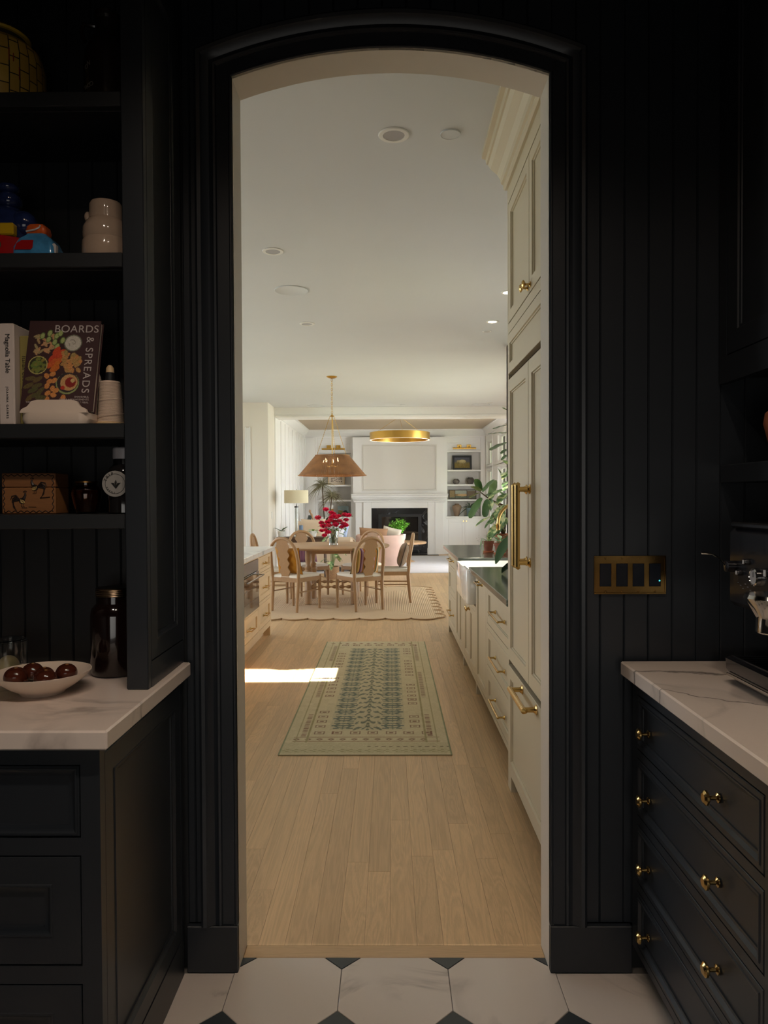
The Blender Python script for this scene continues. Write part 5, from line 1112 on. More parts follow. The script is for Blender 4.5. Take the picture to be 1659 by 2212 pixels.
def bookcase(x0, x1, label):
    t = thing('bookcase', label, 'bookcase', ((x0 + x1) / 2, 18.7, 0), 0, 'white built-in bookcases')
    part(MB().box(x0, x1, 18.95, 18.975, .1, 2.92), 'back_panel', GREY, t)
    for a, b_ in ((x0, x0 + .05), (min(x1 - .05, x0 + .893), x1)): part(MB().box(a, b_, 18.56, 18.949, .937, 2.92, .003), 'upright', LIVW, t)
    for z_ in SHZ[1:]: part(MB().box(x0 + .0505, min(x1 - .0505, x0 + .8925), 18.57, 18.949, z_ - .04, z_, .003), 'shelf', LIVW, t)
    part(MB(faceC(18.6)).panel(x0 + .051, x1 - .051, 2.592, 2.79, -.02, 0, .02, .008, .008), 'header_panel', LIVW, t)
    part(MB().box(x0 + .051, x1 - .051, 18.6, 18.62, 2.791, 2.92), 'fascia', LIVW, t)
    part(MB().box(x0, x1, 18.37, 18.949, SHZ[0] - .035, SHZ[0], .004), 'counter', LIVW, t)
    xm_ = min((x0 + x1) / 2, x0 + .472); x1d = min(x1, x0 + .945); ho = [(x0 + .06, xm_ - .002, .14, .86), (xm_ + .002, x1d - .06, .14, .86)]
    part(MB(faceC(18.4)).frame(x0, x1, 0, .9, [(x0 + .058, x1d - .058, .138, .862)], -.03, 0), 'face_frame', LIVW, t)
    part(MB().box(x0, x1, 18.432, 18.94, .0, .899), 'carcass', LIVW, t)
    for k, q in enumerate(ho):
        d = part(MB(faceC(18.4)).panel(*q, -.028, 0, .06, .01, .006), 'door', LIVW, t)
        knob(d, frame_xf((q[1] - .035 if k == 0 else q[0] + .035, 18.4, .82), (1, 0, 0), (0, 0, 1), (0, -1, 0)))
    return t
part(MB().box(-2.118, -1.872, 18.5, 18.95, 0, 2.92, .003), 'side_filler', LIVW, fp)
bookcase(1.402, 2.418, 'white built-in bookcase right of fireplace with cow painting and pots'); bookcase(-1.87, -.917, 'white built-in bookcase left of fireplace behind the woven pendant')
def picture_light(xc, label):
    t = thing('picture_light', label, 'picture light', (xc, 18.58, 2.68), 0, 'brass picture lights')
    part(MB().tube([(xc - .29, 18.49, 2.64), (xc + .29, 18.49, 2.64)], .022, 14), 'lamp_bar', BRASSB, t)
    for s_ in (-.12, .12):
        part(MB().box(xc + s_ - .055, xc + s_ + .055, 18.575, 18.599, 2.65, 2.74, .004), 'wall_mount', BRASSB, t)
        part(MB().tube([(xc + s_, 18.58, 2.69), (xc + s_, 18.52, 2.695), (xc + s_, 18.49, 2.655)], .012, 8), 'bracket', BRASSB, t)
picture_light(1.88, 'brass picture light on bookcase right of the fireplace'); picture_light(-1.41, 'brass picture light on bookcase left of the fireplace')
def framed(name, label, xc, z0, w, h, fr, img, fm, y=18.78, lean=8):
    t = thing(name, label, 'picture', (xc, y, z0))
    X = Matrix.Translation((xc - w / 2, y, z0 + .002)) @ Matrix.Rotation(math.radians(-lean), 4, 'X') @ Matrix.Rotation(PI / 2, 4, 'X')
    part(MB(X).frame(0, w, 0, h, [(fr, w - fr, fr, h - fr)], -.022, 0), 'frame', fm, t)
    part(MB(X).box(fr * .9, w - fr * .9, fr * .9, h - fr * .9, -.02, -.012), 'backing', mat('paper', (226, 216, 200), .9), t)
    grid_obj(img, 'canvas', t, X @ Matrix.Translation((fr, fr, -.011)), w - 2 * fr, h - 2 * fr); return t
im = Img(56, 40, (96, 92, 92), 3); im.rect(0, 1, 0, .42, (132, 112, 44), 10); im.rect(0, 1, .42, .55, (120, 108, 60), 8); im.put((im.y > .72), (86, 88, 98), 4)
im.ell(.52, .62, .24, .13, (178, 160, 110), 0, 6); im.ell(.24, .66, .09, .07, (168, 148, 104), .4, 6); im.rect(.34, .39, .2, .55, (150, 130, 84), 5); im.rect(.44, .48, .22, .5, (136, 116, 74), 5); im.rect(.6, .65, .2, .52, (150, 130, 84), 5); im.rect(.7, .74, .22, .55, (136, 116, 74), 5); im.rect(.16, .2, .5, .62, (150, 126, 84)); im.ell(.52, .68, .2, .05, (206, 192, 140), 0, 5)
framed('painting', 'black framed painting of a pale cow in yellow meadow on bookcase', 1.85, SHZ[3] + .0005, .49, .375, .05, im.out(), mat('black_frame', (34, 38, 38), .4))
im = Img(90, 30, (150, 150, 130), 3); im.rect(0, 1, .55, 1, (168, 172, 156), 4); im.rect(0, 1, .3, .56, (150, 120, 76), 8); im.rect(0, 1, 0, .3, (96, 106, 88), 8); im.ell(.5, .42, .2, .05, (206, 170, 120), 0, 4); im.rect(0, .2, .15, 1, (146, 124, 82), 8); im.rect(.2, .22, 0, 1, (70, 58, 44)); im.rect(.66, .68, 0, 1, (70, 58, 44)); im.rect(.68, 1, .3, .9, (126, 110, 84), 8)
framed('painting', 'long framed landscape painting on the bookcase right of fireplace', 1.86, SHZ[1] + .0005, .7, .25, .02, im.out(), mat('walnut_frame', (76, 62, 50), .5))
im = Img(50, 50, (214, 198, 176), 2)
for gx in np.arange(.14, .9, .11):
    for gy in (.2, .34, .48, .62, .76):
        if R_.rand() > .12: im.ell(gx + R_.rand() * .04, gy + R_.rand() * .04, .04, .035, (84, 62, 54), R_.rand() * 3, 14)
framed('print', 'framed dark block print on cream paper behind the pendant shade', -1.36, SHZ[2] + .0005, .42, .35, .018, im.out(), OAKL)
im = Img(40, 40, (156, 176, 178), 3); im.rect(0, 1, 0, .45, (92, 84, 58), 10); im.ell(.3, .45, .35, .14, (150, 138, 70), -.3, 8); im.ell(.7, .4, .22, .2, (50, 54, 54), .5, 6); im.ell(.5, .25, .12, .1, (190, 180, 160), 0, 6)
framed('painting', 'small unframed coastal painting leaning above left cabinet doors', -1.19, SHZ[0] + .0005, .28, .27, .006, im.out(), mat('canvas_edge', (150, 160, 158), .7))
def pot(name, label, x, y, z0, prof, m, cat='vase', seg=28):
    t = thing(name, label, cat, (x, y, z0)); part(MB().lathe(prof, (x, y, z0), seg), 'body', m, t); return t
CLAY = mat('dark_grey_clay', (92, 84, 80), .8, var=.15, scale=20); CLAY2 = mat('grey_clay', (112, 104, 98), .8, var=.15, scale=20)
pot('clay_pot', 'small grey clay pot, left of two on bookcase shelf', 1.69, 18.72, SHZ[2] + .0005, [(0, 0), (.05, 0), (.078, .045), (.088, .08), (.074, .115), (.052, .128), (.054, .138), (.045, .138), (.042, .125), (0, .12)], CLAY2)
pot('clay_pot', 'larger dark clay pot, right of two on bookcase shelf', 2.05, 18.72, SHZ[2] + .0005, [(0, 0), (.055, 0), (.09, .06), (.104, .1), (.088, .145), (.06, .162), (.062, .175), (.052, .175), (.05, .16), (0, .15)], CLAY)
pot('urn', 'tall brown ceramic urn on bookcase counter right of fireplace', 1.70, 18.66, SHZ[0] + .0005, [(0, 0), (.06, 0), (.064, .02), (.09, .12), (.118, .2), (.122, .235), (.1, .275), (.058, .295), (.056, .312), (.062, .318), (.05, .318), (.048, .3), (0, .29)], mat('brown_stoneware', (140, 114, 92), .4, var=.12, scale=10))
t = thing('woven_ball', 'dark woven twig ball on left bookcase behind spiky plant', 'ornament', (-1.37, 18.7, SHZ[1] + .0865))
part(MB().sphere((-1.37, 18.7, SHZ[1] + .0865), .08), 'core', mat('twig_core', (70, 56, 50), .9), t)
m = MB()
for k in range(16):
    ax = Vector((random.uniform(-1, 1), random.uniform(-1, 1), random.uniform(-1, 1))).normalized(); u = ax.orthogonal().normalized(); w = ax.cross(u)
    m.tube([Vector((-1.37, 18.7, SHZ[1] + .0865)) + (u * math.cos(a) + w * math.sin(a)) * .081 for a in [2 * PI * q / 24 for q in range(24)]], .005, 5, True)
part(m, 'twigs', mat('twigs', (104, 86, 76), .8), t)
t = thing('candle_holder', 'turned amber wood holder with white top on left bookcase counter', 'candle holder', (-1.47, 18.6, SHZ[0]))
part(MB().lathe([(0, 0), (.07, 0), (.06, .05), (.035, .1), (.05, .16), (.055, .2), (0, .2)], (-1.47, 18.6, SHZ[0] + .0005), 20), 'wooden_base', mat('amber_wood', (176, 122, 62), .4), t)
part(MB().lathe([(0, .2005), (.04, .2005), (.048, .29), (.03, .3), (0, .3)], (-1.47, 18.6, SHZ[0] + .0005), 20), 'white_top', PORC, t)
# spiky plant on the right bookcase counter
def spiky(label, x, y, z0, tufts, potprof, pm, nleaf, L_, m, name='spiky_plant'):
    t = thing(name, label, 'plant', (x, y, z0)); part(MB().lathe(potprof, (x, y, z0), 20), 'pot', pm, t)
    ph = max(z_ for _, z_ in potprof)
    for (dx, dy, dz) in tufts:
        if dz > ph + .05: part(MB().tube([(x + dx * .1, y + dy * .1, z0 + ph - .02), (x + dx * .6, y + dy * .6, z0 + (ph + dz) / 2), (x + dx, y + dy, z0 + dz)], [.02, .016, .013], 7), 'stem', STEMM, t)
        for k in range(nleaf):
            a = random.uniform(0, 2 * PI); el = random.uniform(-.5, 1.4); l_ = L_ * random.uniform(.7, 1.1); b_ = Vector((x + dx, y + dy, z0 + dz)); d = Vector((math.cos(a) * math.cos(el), math.sin(a) * math.cos(el) * .6, math.sin(el)))
            n = 6; P = [b_ + d * l_ * q / n + Vector((0, 0, -l_ * .55 * (q / n) ** 2)) for q in range(n + 1)]
            part(MB().tube(P, [.006, .0075, .0075, .0065, .005, .003, .001], 4), 'leaf', m, t)
    return t
spiky('spiky dark leaved plant in blue grey pot beside the brown urn', 2.02, 18.56, SHZ[0] + .0005, [(0, 0, .22)], [(0, 0), (.15, 0), (.155, .012), (.09, .014), (.08, .02), (.095, .2), (.1, .21), (.08, .21), (0, .19)], mat('blue_grey_glaze', (96, 116, 122), .3), 26, .34, mat('dark_blade', (74, 88, 66), .5))
spiky('tall spiky ponytail plant with two drooping tufts below pendant', -1.55, 17.9, .0005, [(-.09, 0, 1.72), (.14, 0.02, 1.45)], [(0, 0), (.14, 0), (.19, .3), (.2, .38), (.17, .38), (0, .34)], mat('grey_planter', (176, 170, 162), .6), 62, .38, mat('olive_blade', (136, 130, 100), .6), 'ponytail_plant')
# ring chandelier
rx_, ry_, rz_ = .216, 15.5, 2.62
t = thing('ring_chandelier', 'large brushed brass ring chandelier hanging in the living room', 'chandelier', (rx_, ry_, 3.1))
part(MB().loft([[((r_) * math.cos(2 * PI * k / 96) + rx_, r_ * math.sin(2 * PI * k / 96) + ry_, z_) for k in range(96)] for r_, z_ in ((.632, rz_), (.632, rz_ + .15), (.598, rz_ + .15), (.598, rz_), (.632, rz_))], False, False), 'ring', BRASSB, t)
part(MB().loft([[((r_) * math.cos(2 * PI * k / 96) + rx_, r_ * math.sin(2 * PI * k / 96) + ry_, z_) for k in range(96)] for r_, z_ in ((.628, rz_ - .0005), (.628, rz_ - .004), (.602, rz_ - .004), (.602, rz_ - .0005))], False, False), 'diffuser', mat('ring_diffuser', (240, 236, 226), .4, emit=(255, 236, 205), estr=1.2), t)
for k in range(3): a = 2 * PI * k / 3 + .6; part(MB().tube([(rx_ + .615 * math.cos(a), ry_ + .615 * math.sin(a), rz_ + .15), (rx_ + .05 * math.cos(a), ry_ + .05 * math.sin(a), 3.085)], .003, 6), 'cable', BRASSB, t)
part(MB().lathe([(0, -.001), (.09, -.001), (.09, -.022), (0, -.025)], (rx_, ry_, 3.1), 24), 'canopy', BRASSB, t)
# pink barrel chair
PNK = mat('blush_velvet', (212, 178, 164), .8, var=.06, scale=6); bx0, by0 = -.19, 14.35
t = thing('barrel_chair', 'blush pink barrel armchair with curved back beyond dining table', 'armchair', (bx0, by0, .0125))
def arcw(r, z_, a0=-220, a1=40, n=36): return [(bx0 + r * math.cos(math.radians(a0 + (a1 - a0) * k / n)), by0 + r * math.sin(math.radians(a0 + (a1 - a0) * k / n)) * .95, z_) for k in range(n + 1)]
lo = [arcw(.44, .06), arcw(.462, .1), arcw(.475, .5), arcw(.475, .66), arcw(.463, .684), arcw(.44, .69), arcw(.4, .684), arcw(.385, .66), arcw(.375, .36), arcw(.37, .06)]
m = MB(); m.loft([[l[k] for l in lo] for k in range(37)]); part(m, 'curved_back', PNK, t, angle=60)
part(MB().lathe([(0, .1), (.365, .1), (.365, .34), (0, .34)], (bx0, by0 + .03, 0), 36), 'seat_base', PNK, t)
part(MB().lathe([(0, .3405), (.33, .3405), (.362, .36), (.365, .43), (.34, .455), (0, .465)], (bx0, by0 + .03, 0), 36), 'seat_cushion', PNK, t)
part(MB().lathe([(0, .0125), (.33, .0125), (.33, .095), (0, .095)], (bx0, by0, 0), 32), 'swivel_base', mat('dark_wood_base', (70, 52, 40), .5), t)
def pil(name, label, m, c, w, h, th_, lean, yaw=0, roll=0):
    o = thing(name, label, 'cushion', c)
    X = Matrix.Translation(c) @ Matrix.Rotation(math.radians(yaw), 4, 'Z') @ Matrix.Rotation(math.radians(lean), 4, 'X') @ Matrix.Rotation(math.radians(roll), 4, 'Y') @ Matrix.Rotation(PI / 2, 4, 'X')
    part(pillow_mb(w, h, th_, X), 'cover', m, o, angle=70)
pil('pillow', 'tan leather coloured pillow on the pink barrel chair', mat('tan_cloth', (176, 134, 100), .7), (-.32, 14.13, .66), .55, .34, .13, 10, 0, 3)
pil('pillow', 'cream pillow beside the tan one on pink barrel chair', mat('cream_cloth', (232, 222, 206), .85), (.02, 14.2, .66), .36, .36, .12, 12, -8, 14)
# coffee table with fern
t = thing('coffee_table', 'round pale wood coffee table holding the fern', 'table', (.25, 16.1, .0125))
part(MB().lathe([(0, .40), (.53, .40), (.55, .41), (.55, .44), (.53, .45), (0, .45)], (.25, 16.1, 0), 48), 'tabletop', OAKT, t)
part(MB().lathe([(0, .0125), (.3, .0125), (.22, .05), (.14, .2), (.2, .399), (0, .399)], (.25, 16.1, 0), 32), 'pedestal', OAKT, t)
FX, FY = .21, 15.95
t = thing('fern', 'bright green maidenhair fern in white pot before the black fireplace', 'plant', (FX, FY, .4505))
part(MB().lathe([(0, 0), (.1, 0), (.13, .08), (.14, .17), (.125, .17), (.12, .15), (0, .14)], (FX, FY, .4505), 28), 'pot', PORC, t)
FG = mat('fern_green', (118, 186, 62), .6, var=.25, scale=25); m = MB(); ms_ = MB()
for k in range(110):
    a = random.uniform(0, 2 * PI); rr = random.uniform(.05, .27); h_ = random.uniform(.12, .32) * (1 - rr * 1.3) + .06
    b_ = Vector((FX, FY, .60)); tip = Vector((FX + rr * math.cos(a), FY + rr * math.sin(a), .60 + h_)); mid = (b_ + tip) / 2 + Vector((0, 0, .06))
    ms_.tube([b_, mid, tip], .0015, 4)
    for j_ in range(13):
        q = .3 + .7 * j_ / 12; p = b_ * (1 - q) ** 2 + mid * 2 * q * (1 - q) + tip * q * q; d = Vector((random.uniform(-1, 1), random.uniform(-1, 1), random.uniform(-.6, .5))).normalized()
        leaf_mb(m, p, p + d * random.uniform(.034, .05), .042, .15, .2, 'oval', None, 2)
part(ms_, 'fern_stems', STEMM, t, kind='stuff'); part(m, 'fronds', FG, t, kind='stuff')
# sofa with pillows
SOF = mat('oat_linen', (220, 198, 172), .9, bump=.2, bscale=200)
t = thing('sofa', 'oat coloured sofa seen from behind along the left living wall', 'sofa', (-1.3, 14.4, .0006))
part(MB().box(-1.98, -.70, 13.9, 14.85, .1, .4, .03), 'seat_base', SOF, t); part(MB().box(-1.98, -.70, 13.9, 14.1, .4005, .66, .05), 'backrest', SOF, t)
part(MB().box(-.90, -.70, 14.1005, 14.84, .4005, .62, .06), 'arm', SOF, t); part(MB().box(-1.98, -1.8, 14.1005, 14.84, .4005, .62, .06), 'arm', SOF, t)
for x0, x1 in ((-1.79, -1.315), (-1.31, -.91)): part(MB().box(x0, x1, 14.11, 14.84, .4005, .54, .04), 'seat_cushion', SOF, t)
for xx in (-1.92, -.76):
    for yy in (13.95, 14.78): part(MB().lathe([(.02, .0126 if False else 0), (.028, .0995), (0, .0995)], (xx, yy, .013), 10) if False else MB().lathe([(0, .013), (.018, .013), (.026, .0995), (0, .0995)], (xx, yy, 0), 10), 'leg', STEMM, t)
pil('pillow', 'large rounded oat pillow rising above the sofa back', SOF, (-1.48, 14.2, .775), .48, .46, .14, -8)
pil('pillow', 'beige pillow at far left of the sofa behind lamp', SOF, (-1.62, 14.42, .76), .4, .4, .16, -12)
pil('pillow', 'white pillow leaning on the right sofa arm', mat('white_cotton', (226, 226, 232), .9), (-1.06, 14.26, .735), .36, .36, .12, -14, 20, 12)
pil('pillow', 'pale blue pillow leaning against right end of sofa', mat('pale_blue_cotton', (168, 186, 214), .9), (-.99, 14.47, .735), .34, .34, .11, -14, 24, 16)
pil('pillow', 'grey green pillow standing upright mid sofa behind roses', mat('grey_green_cotton', (130, 140, 138), .9), (-1.28, 14.42, .78), .34, .44, .12, -10)
# console, lamp, small things on it
DKW = oak_mat('dark_walnut', (84, 62, 48), .1, 1, .4, 0)
t = thing('console_table', 'dark wooden console table behind the sofa at left', 'table', (-1.55, 13.1, .0006))
part(MB().box(-2.0, -1.1, 12.95, 13.18, .69, .72, .004), 'tabletop', DKW, t); part(MB().box(-1.96, -1.14, 12.97, 13.16, .62, .6895), 'apron', DKW, t)
for xx in (-1.95, -1.15):
    for yy in (12.985, 13.145): part(MB().lathe([(0, .0006), (.014, .0006), (.022, .6), (.022, .6895), (0, .6895)], (xx, yy, 0), 10), 'leg', DKW, t)
lx, ly = -1.66, 13.07
t = thing('table_lamp', 'glass column table lamp with wide cream drum shade', 'lamp', (lx, ly, .7205))
part(MB().lathe([(0, .7205), (.07, .7205), (.07, .745), (.036, .75), (0, .75)], (lx, ly, 0), 24), 'base', CHROME, t)
part(MB().lathe([(0, .7505), (.03, .7505), (.03, 1.235), (0, 1.235)], (lx, ly, 0), 24), 'glass_column', mat('lamp_glass', (226, 232, 230), .03, trans=.8), t)
part(MB().lathe([(0, 1.2355), (.036, 1.2355), (.036, 1.262), (.008, 1.268), (.006, 1.30), (0, 1.30)], (lx, ly, 0), 20), 'metal_collar', STEEL, t)
part(MB().loft([[(lx + r_ * math.cos(2 * PI * k / 48), ly + r_ * math.sin(2 * PI * k / 48), z_) for k in range(48)] for r_, z_ in ((.214, 1.318), (.214, 1.545), (.210, 1.545), (.210, 1.318), (.214, 1.318))], False, False), 'drum_shade', mat('cream_shade', (226, 216, 186), .85), t)
part(MB().tube([(lx, ly, 1.3005), (lx, ly, 1.562)], .004, 6).tube([(lx - .208, ly, 1.52), (lx + .208, ly, 1.52)], .003, 6), 'harp', STEEL, t)
t = thing('candle', 'tall slate blue pillar candle on the console behind chairs', 'candle', (-1.57, 13.0, .7205)); part(MB().lathe([(0, 0), (.034, 0), (.034, .2), (.03, .205), (0, .2)], (-1.57, 13.0, .7205), 20), 'wax', mat('slate_blue_wax', (104, 126, 156), .5), t); part(MB().tube([(-1.57, 13.0, .92), (-1.57, 13.0, .936)], .002, 5), 'wick', GAPM, t)
def leafy(name, label, x, y, z0, leaves, m, w, potm=None, potprof=None, shape='oval', droop=.12, stems=True, potname='pot'):
    t = thing(name, label, 'plant', (x, y, z0))
    top = z0
    if potprof: part(MB().lathe(potprof, (x, y, z0), 24), potname, potm, t); top = z0 + max(p[1] for p in potprof) - .015
    for i, (b_, tp) in enumerate(leaves):
        if stems: part(MB().tube([(x + (b_[0] - x) * .12, y + (b_[1] - y) * .12, top), (x + (b_[0] - x) * .6, y + (b_[1] - y) * .6, top + (b_[2] - top) * .75), b_], .0028, 5), 'stem', STEMG, t)
        mm = m[i % len(m)] if isinstance(m, list) else m; part(leaf_mb(MB(), b_, tp, w * (1 + .15 * math.sin(i * 2.3)), .25, droop, shape), 'leaf', mm, t)
    return t
POTW = [(0, 0), (.05, 0), (.062, .06), (.066, .1), (.056, .1), (0, .09)]
leafy('orchid', 'broad leaved orchid plant at left end of the console', -1.93, 13.06, .7205, [((-1.93, 13.04, .82), (-2.06, 13.0, .9)), ((-1.92, 13.03, .82), (-1.8, 12.98, .92)), ((-1.93, 13.03, .82), (-1.99, 12.9, .86)), ((-1.92, 13.03, .82), (-1.86, 12.9, .84))], LEAFD, .075, PORC, POTW, stems=False)
leafy('potted_plant', 'low green plant in small pot on console middle', -1.36, 13.05, .7205, [((-1.36 + .03 * math.cos(a), 13.04 + .03 * math.sin(a), .82), (-1.36 + .13 * math.cos(a), 13.04 + .1 * math.sin(a), .83 + .04 * math.sin(a * 3))) for a in [k * .8 for k in range(8)]], [LEAFB, LEAFP], .045, PORC, POTW, stems=False)
def var_mat():
    m, N, L, P = base_mat('variegated_leaf'); tc = N.new('ShaderNodeTexCoord'); n = N.new('ShaderNodeTexNoise'); n.inputs['Scale'].default_value = 22; n.inputs['Detail'].default_value = 3; L.new(tc.outputs['Object'], n.inputs[0])
    r = N.new('ShaderNodeValToRGB'); L.new(n.outputs[0], r.inputs[0]); e = r.color_ramp.elements; e[0].color = (*lin((84, 116, 70)), 1); e[0].position = .44; e[1].color = (*lin((206, 206, 150)), 1); e[1].position = .6
    q = e.new(.52); q.color = (*lin((134, 160, 106)), 1); L.new(r.outputs[0], P.inputs['Base Color']); P.inputs['Roughness'].default_value = .4; return m
VARM = var_mat()
random.seed(5)
lv = []
for k in range(20):
    a = random.uniform(0, 2 * PI); r_ = random.uniform(.06, .2); zz = random.uniform(.3, .86); lv.append(((-1.0 + r_ * math.cos(a) * .7, 12.72 + r_ * math.sin(a) * .5, zz), (-1.0 + (r_ + .09) * math.cos(a), 12.72 + (r_ + .06) * math.sin(a), zz - random.uniform(.02, .14))))
leafy('potted_plant', 'variegated trailing plant in woven basket beneath the dining table view', -1.0, 12.72, .0006, lv, VARM, .075, mat('wicker', (150, 114, 80), .8, var=.25, scale=60), [(0, 0), (.1, 0), (.12, .1), (.12, .2), (.115, .22), (.1, .22), (.1, .2), (0, .19)], potname='basket')
t = thing('sculpture', 'small carved figure sculpture standing left of the white bookcase', 'sculpture', (-1.83, 17.0, .8)); DB = mat('bronze_green', (64, 72, 66), .5)
part(MB().box(-1.91, -1.75, 16.94, 17.06, .7805, .8, .004), 'plinth', DB, t)
part(MB().tube([(-1.89, 17, .8), (-1.885, 17, .92), (-1.86, 17, 1.0), (-1.83, 17, 1.0), (-1.84, 17, .9), (-1.85, 17, .8)], [.022, .022, .024, .024, .02, .02], 10), 'dark_body', DB, t)
part(MB().tube([(-1.77, 17, .8), (-1.78, 17, .92), (-1.81, 17, 1.03), (-1.835, 17, 1.07)], [.014, .018, .026, .016], 10), 'wooden_body', OAKT, t); part(MB().sphere((-1.845, 17, 1.105), (.03, .03, .036)), 'head', OAKT, t)
t = thing('side_table', 'small dark side table under the carved sculpture', 'table', (-1.83, 17.0, .0006)); part(MB().box(-2.02, -1.64, 16.8, 17.2, .755, .78, .004), 'tabletop', DKW, t)
for xx in (-1.99, -1.67):
    for yy in (16.83, 17.17): part(MB().box(xx - .015, xx + .015, yy - .015, yy + .015, .0006, .7545), 'leg', DKW, t)
t = thing('switch_plate', 'small white switch plate on pale wall return left of lamp', 'switch', (-2.058, 12.83, 1.11)); part(MB(faceR(-2.0598)).box(12.79, 12.87, 1.05, 1.17, 0, .006, .002), 'plate', WHITE, t); part(MB(faceR(-2.0598)).box(12.81, 12.85, 1.075, 1.145, .0062, .01, .002), 'rocker', LIVW, t)

# ================================================================== PLANTS BY THE SINK
FIG = [((1.024, 8.35, 1.464), (0.97, 8.25, 1.613)), ((1.024, 8.35, 1.464), (0.918, 8.2, 1.53)), ((1.059, 8.38, 1.459), (1.195, 8.45, 1.612)), ((1.033, 8.3, 1.395), (0.897, 8.2, 1.18)), ((1.018, 8.3, 1.453), (0.908, 8.4, 1.396)), ((1.098, 8.4, 1.411), (1.239, 8.5, 1.475)), ((1.114, 8.4, 1.379), (1.081, 8.35, 1.185)), ((1.158, 8.45, 1.369), (1.218, 8.5, 1.608)), ((1.385, 8.6, 2.24), (1.198, 8.5, 2.194)), ((1.384, 8.6, 2.144), (1.142, 8.4, 2.132)), ((1.384, 8.6, 2.041), (1.152, 8.4, 1.948)), ((1.373, 8.6, 1.961), (1.288, 8.5, 1.906)), ((1.373, 8.6, 1.896), (1.301, 8.55, 1.834)), ((1.385, 8.6, 2.402), (1.309, 8.6, 2.445)), ((1.275, 8.6, 1.26), (1.164, 8.5, 1.101)), ((1.313, 8.6, 1.314), (1.267, 8.55, 1.072)), ((1.34, 8.6, 1.583), (1.26, 8.6, 1.746))]
for k in range(10):
    a = k * 2.4; FIG.append(((1.62 + .1 * math.cos(a), 8.62 + .08 * math.sin(a), 1.5 + k * .09), (1.68 + .26 * math.cos(a) + .05, 8.62 + .22 * math.sin(a), 1.55 + k * .09)))
tr = thing('fiddle_leaf_fig', 'tall fiddle leaf fig tree with broad dark leaves beyond the sink', 'plant', (1.62, 8.62, .0006))
part(MB().lathe([(0, 0), (.16, 0), (.2, .2), (.21, .34), (.19, .34), (.18, .3), (0, .29)], (1.62, 8.62, .0006), 28), 'pot', mat('grey_planter', (176, 170, 162), .6), tr)
part(MB().tube([(1.62, 8.62, .28), (1.61, 8.62, .9), (1.6, 8.62, 1.24), (1.57, 8.61, 1.8), (1.54, 8.6, 2.3), (1.5, 8.6, 2.5)], [.024, .022, .02, .016, .012, .006], 8), 'trunk', STEMM, tr)
part(MB().tube([(1.6, 8.62, 1.2), (1.3, 8.53, 1.31), (1.158, 8.45, 1.369), (1.024, 8.35, 1.46)], [.013, .011, .009, .005], 7), 'branch', STEMM, tr)
for i, (b_, tp) in enumerate(FIG):
    big = (Vector(tp) - Vector(b_)).length
    part(leaf_mb(MB(), b_, tp, max(.07, min(.13, big * .48)), .18, .05, 'fiddle', None, 9), 'leaf', [LEAFD, mat('mid_green_leaf', (104, 132, 66), .45, var=.15, scale=14)][1 if i in (1, 7) else 0], tr)
    if i not in (0, 1, 2, 3, 4, 5, 6, 7): part(MB().tube([(1.57 if i < 17 else 1.6, 8.61, b_[2] - .04), b_], .003, 5), 'leaf_stalk', STEMG, tr)
POT = lambda r, h_: [(0, 0), (r * .68, 0), (r * .86, h_ * .72), (r * .98, h_ * .72), (r, h_ * .76), (r * 1.02, h_), (r * .9, h_), (r * .88, h_ * .9), (0, h_ * .88)]
zk = .9005
VAR = [((1.101, 6.95, 1.481), (0.917, 6.85, 1.399)), ((1.101, 6.95, 1.433), (1.007, 6.85, 1.346)), ((0.954, 6.9, 1.381), (0.942, 6.88, 1.282)), ((0.945, 6.9, 1.216), (0.79, 6.8, 1.143)), ((0.98, 6.9, 1.208), (0.882, 6.85, 1.119)), ((1.023, 6.9, 1.164), (0.905, 6.8, 1.001)), ((1.09, 7.0, 1.116), (0.94, 6.9, 1.017)), ((1.079, 6.9, 1.277), (1.011, 6.85, 1.067)), ((1.1, 6.95, 1.206), (1.024, 6.85, 1.097)), ((1.092, 6.95, 1.328), (0.984, 6.9, 1.238)), ((1.104, 7.0, 1.38), (1.038, 7.0, 1.46)), ((1.047, 7.0, 1.306), (0.968, 7.0, 1.363)), ((1.09, 7.0, 1.064), (0.988, 6.9, 1.112)), ((1.088, 7.1, 1.238), (0.999, 7.1, 1.283)), ((1.079, 7.1, 1.104), (1.035, 7.1, 1.216)), ((1.038, 7.0, 1.064), (0.976, 7.0, 1.161))]
t = thing('rubber_plant', 'variegated rubber plant with cream edged leaves in terracotta pot', 'plant', (1.085, 7.02, zk))
part(MB().lathe(POT(.085, .15), (1.085, 7.02, zk), 28), 'pot', TERRA, t); part(MB().lathe([(0, .1325), (.073, .1325), (0, .134)], (1.085, 7.02, zk), 20), 'soil', SOIL, t)
for p in ([(1.08, 7.02, 1.03), (1.03, 6.97, 1.14), (.958, 6.9, 1.234)], [(1.085, 7.02, 1.03), (1.05, 6.98, 1.22), (1.022, 6.95, 1.372)], [(1.09, 7.02, 1.03), (1.11, 7.0, 1.25), (1.117, 7.0, 1.47)]): part(MB().tube(p, [.008, .007, .004], 7), 'stem', STEMM, t)
for i, (b_, tp) in enumerate(VAR):
    part(leaf_mb(MB(), b_, tp, .1 if i not in (2, 3, 4) else .06, .3, .08), 'leaf', VARM if i not in (6, 14) else LEAFD, t)
random.seed(21)
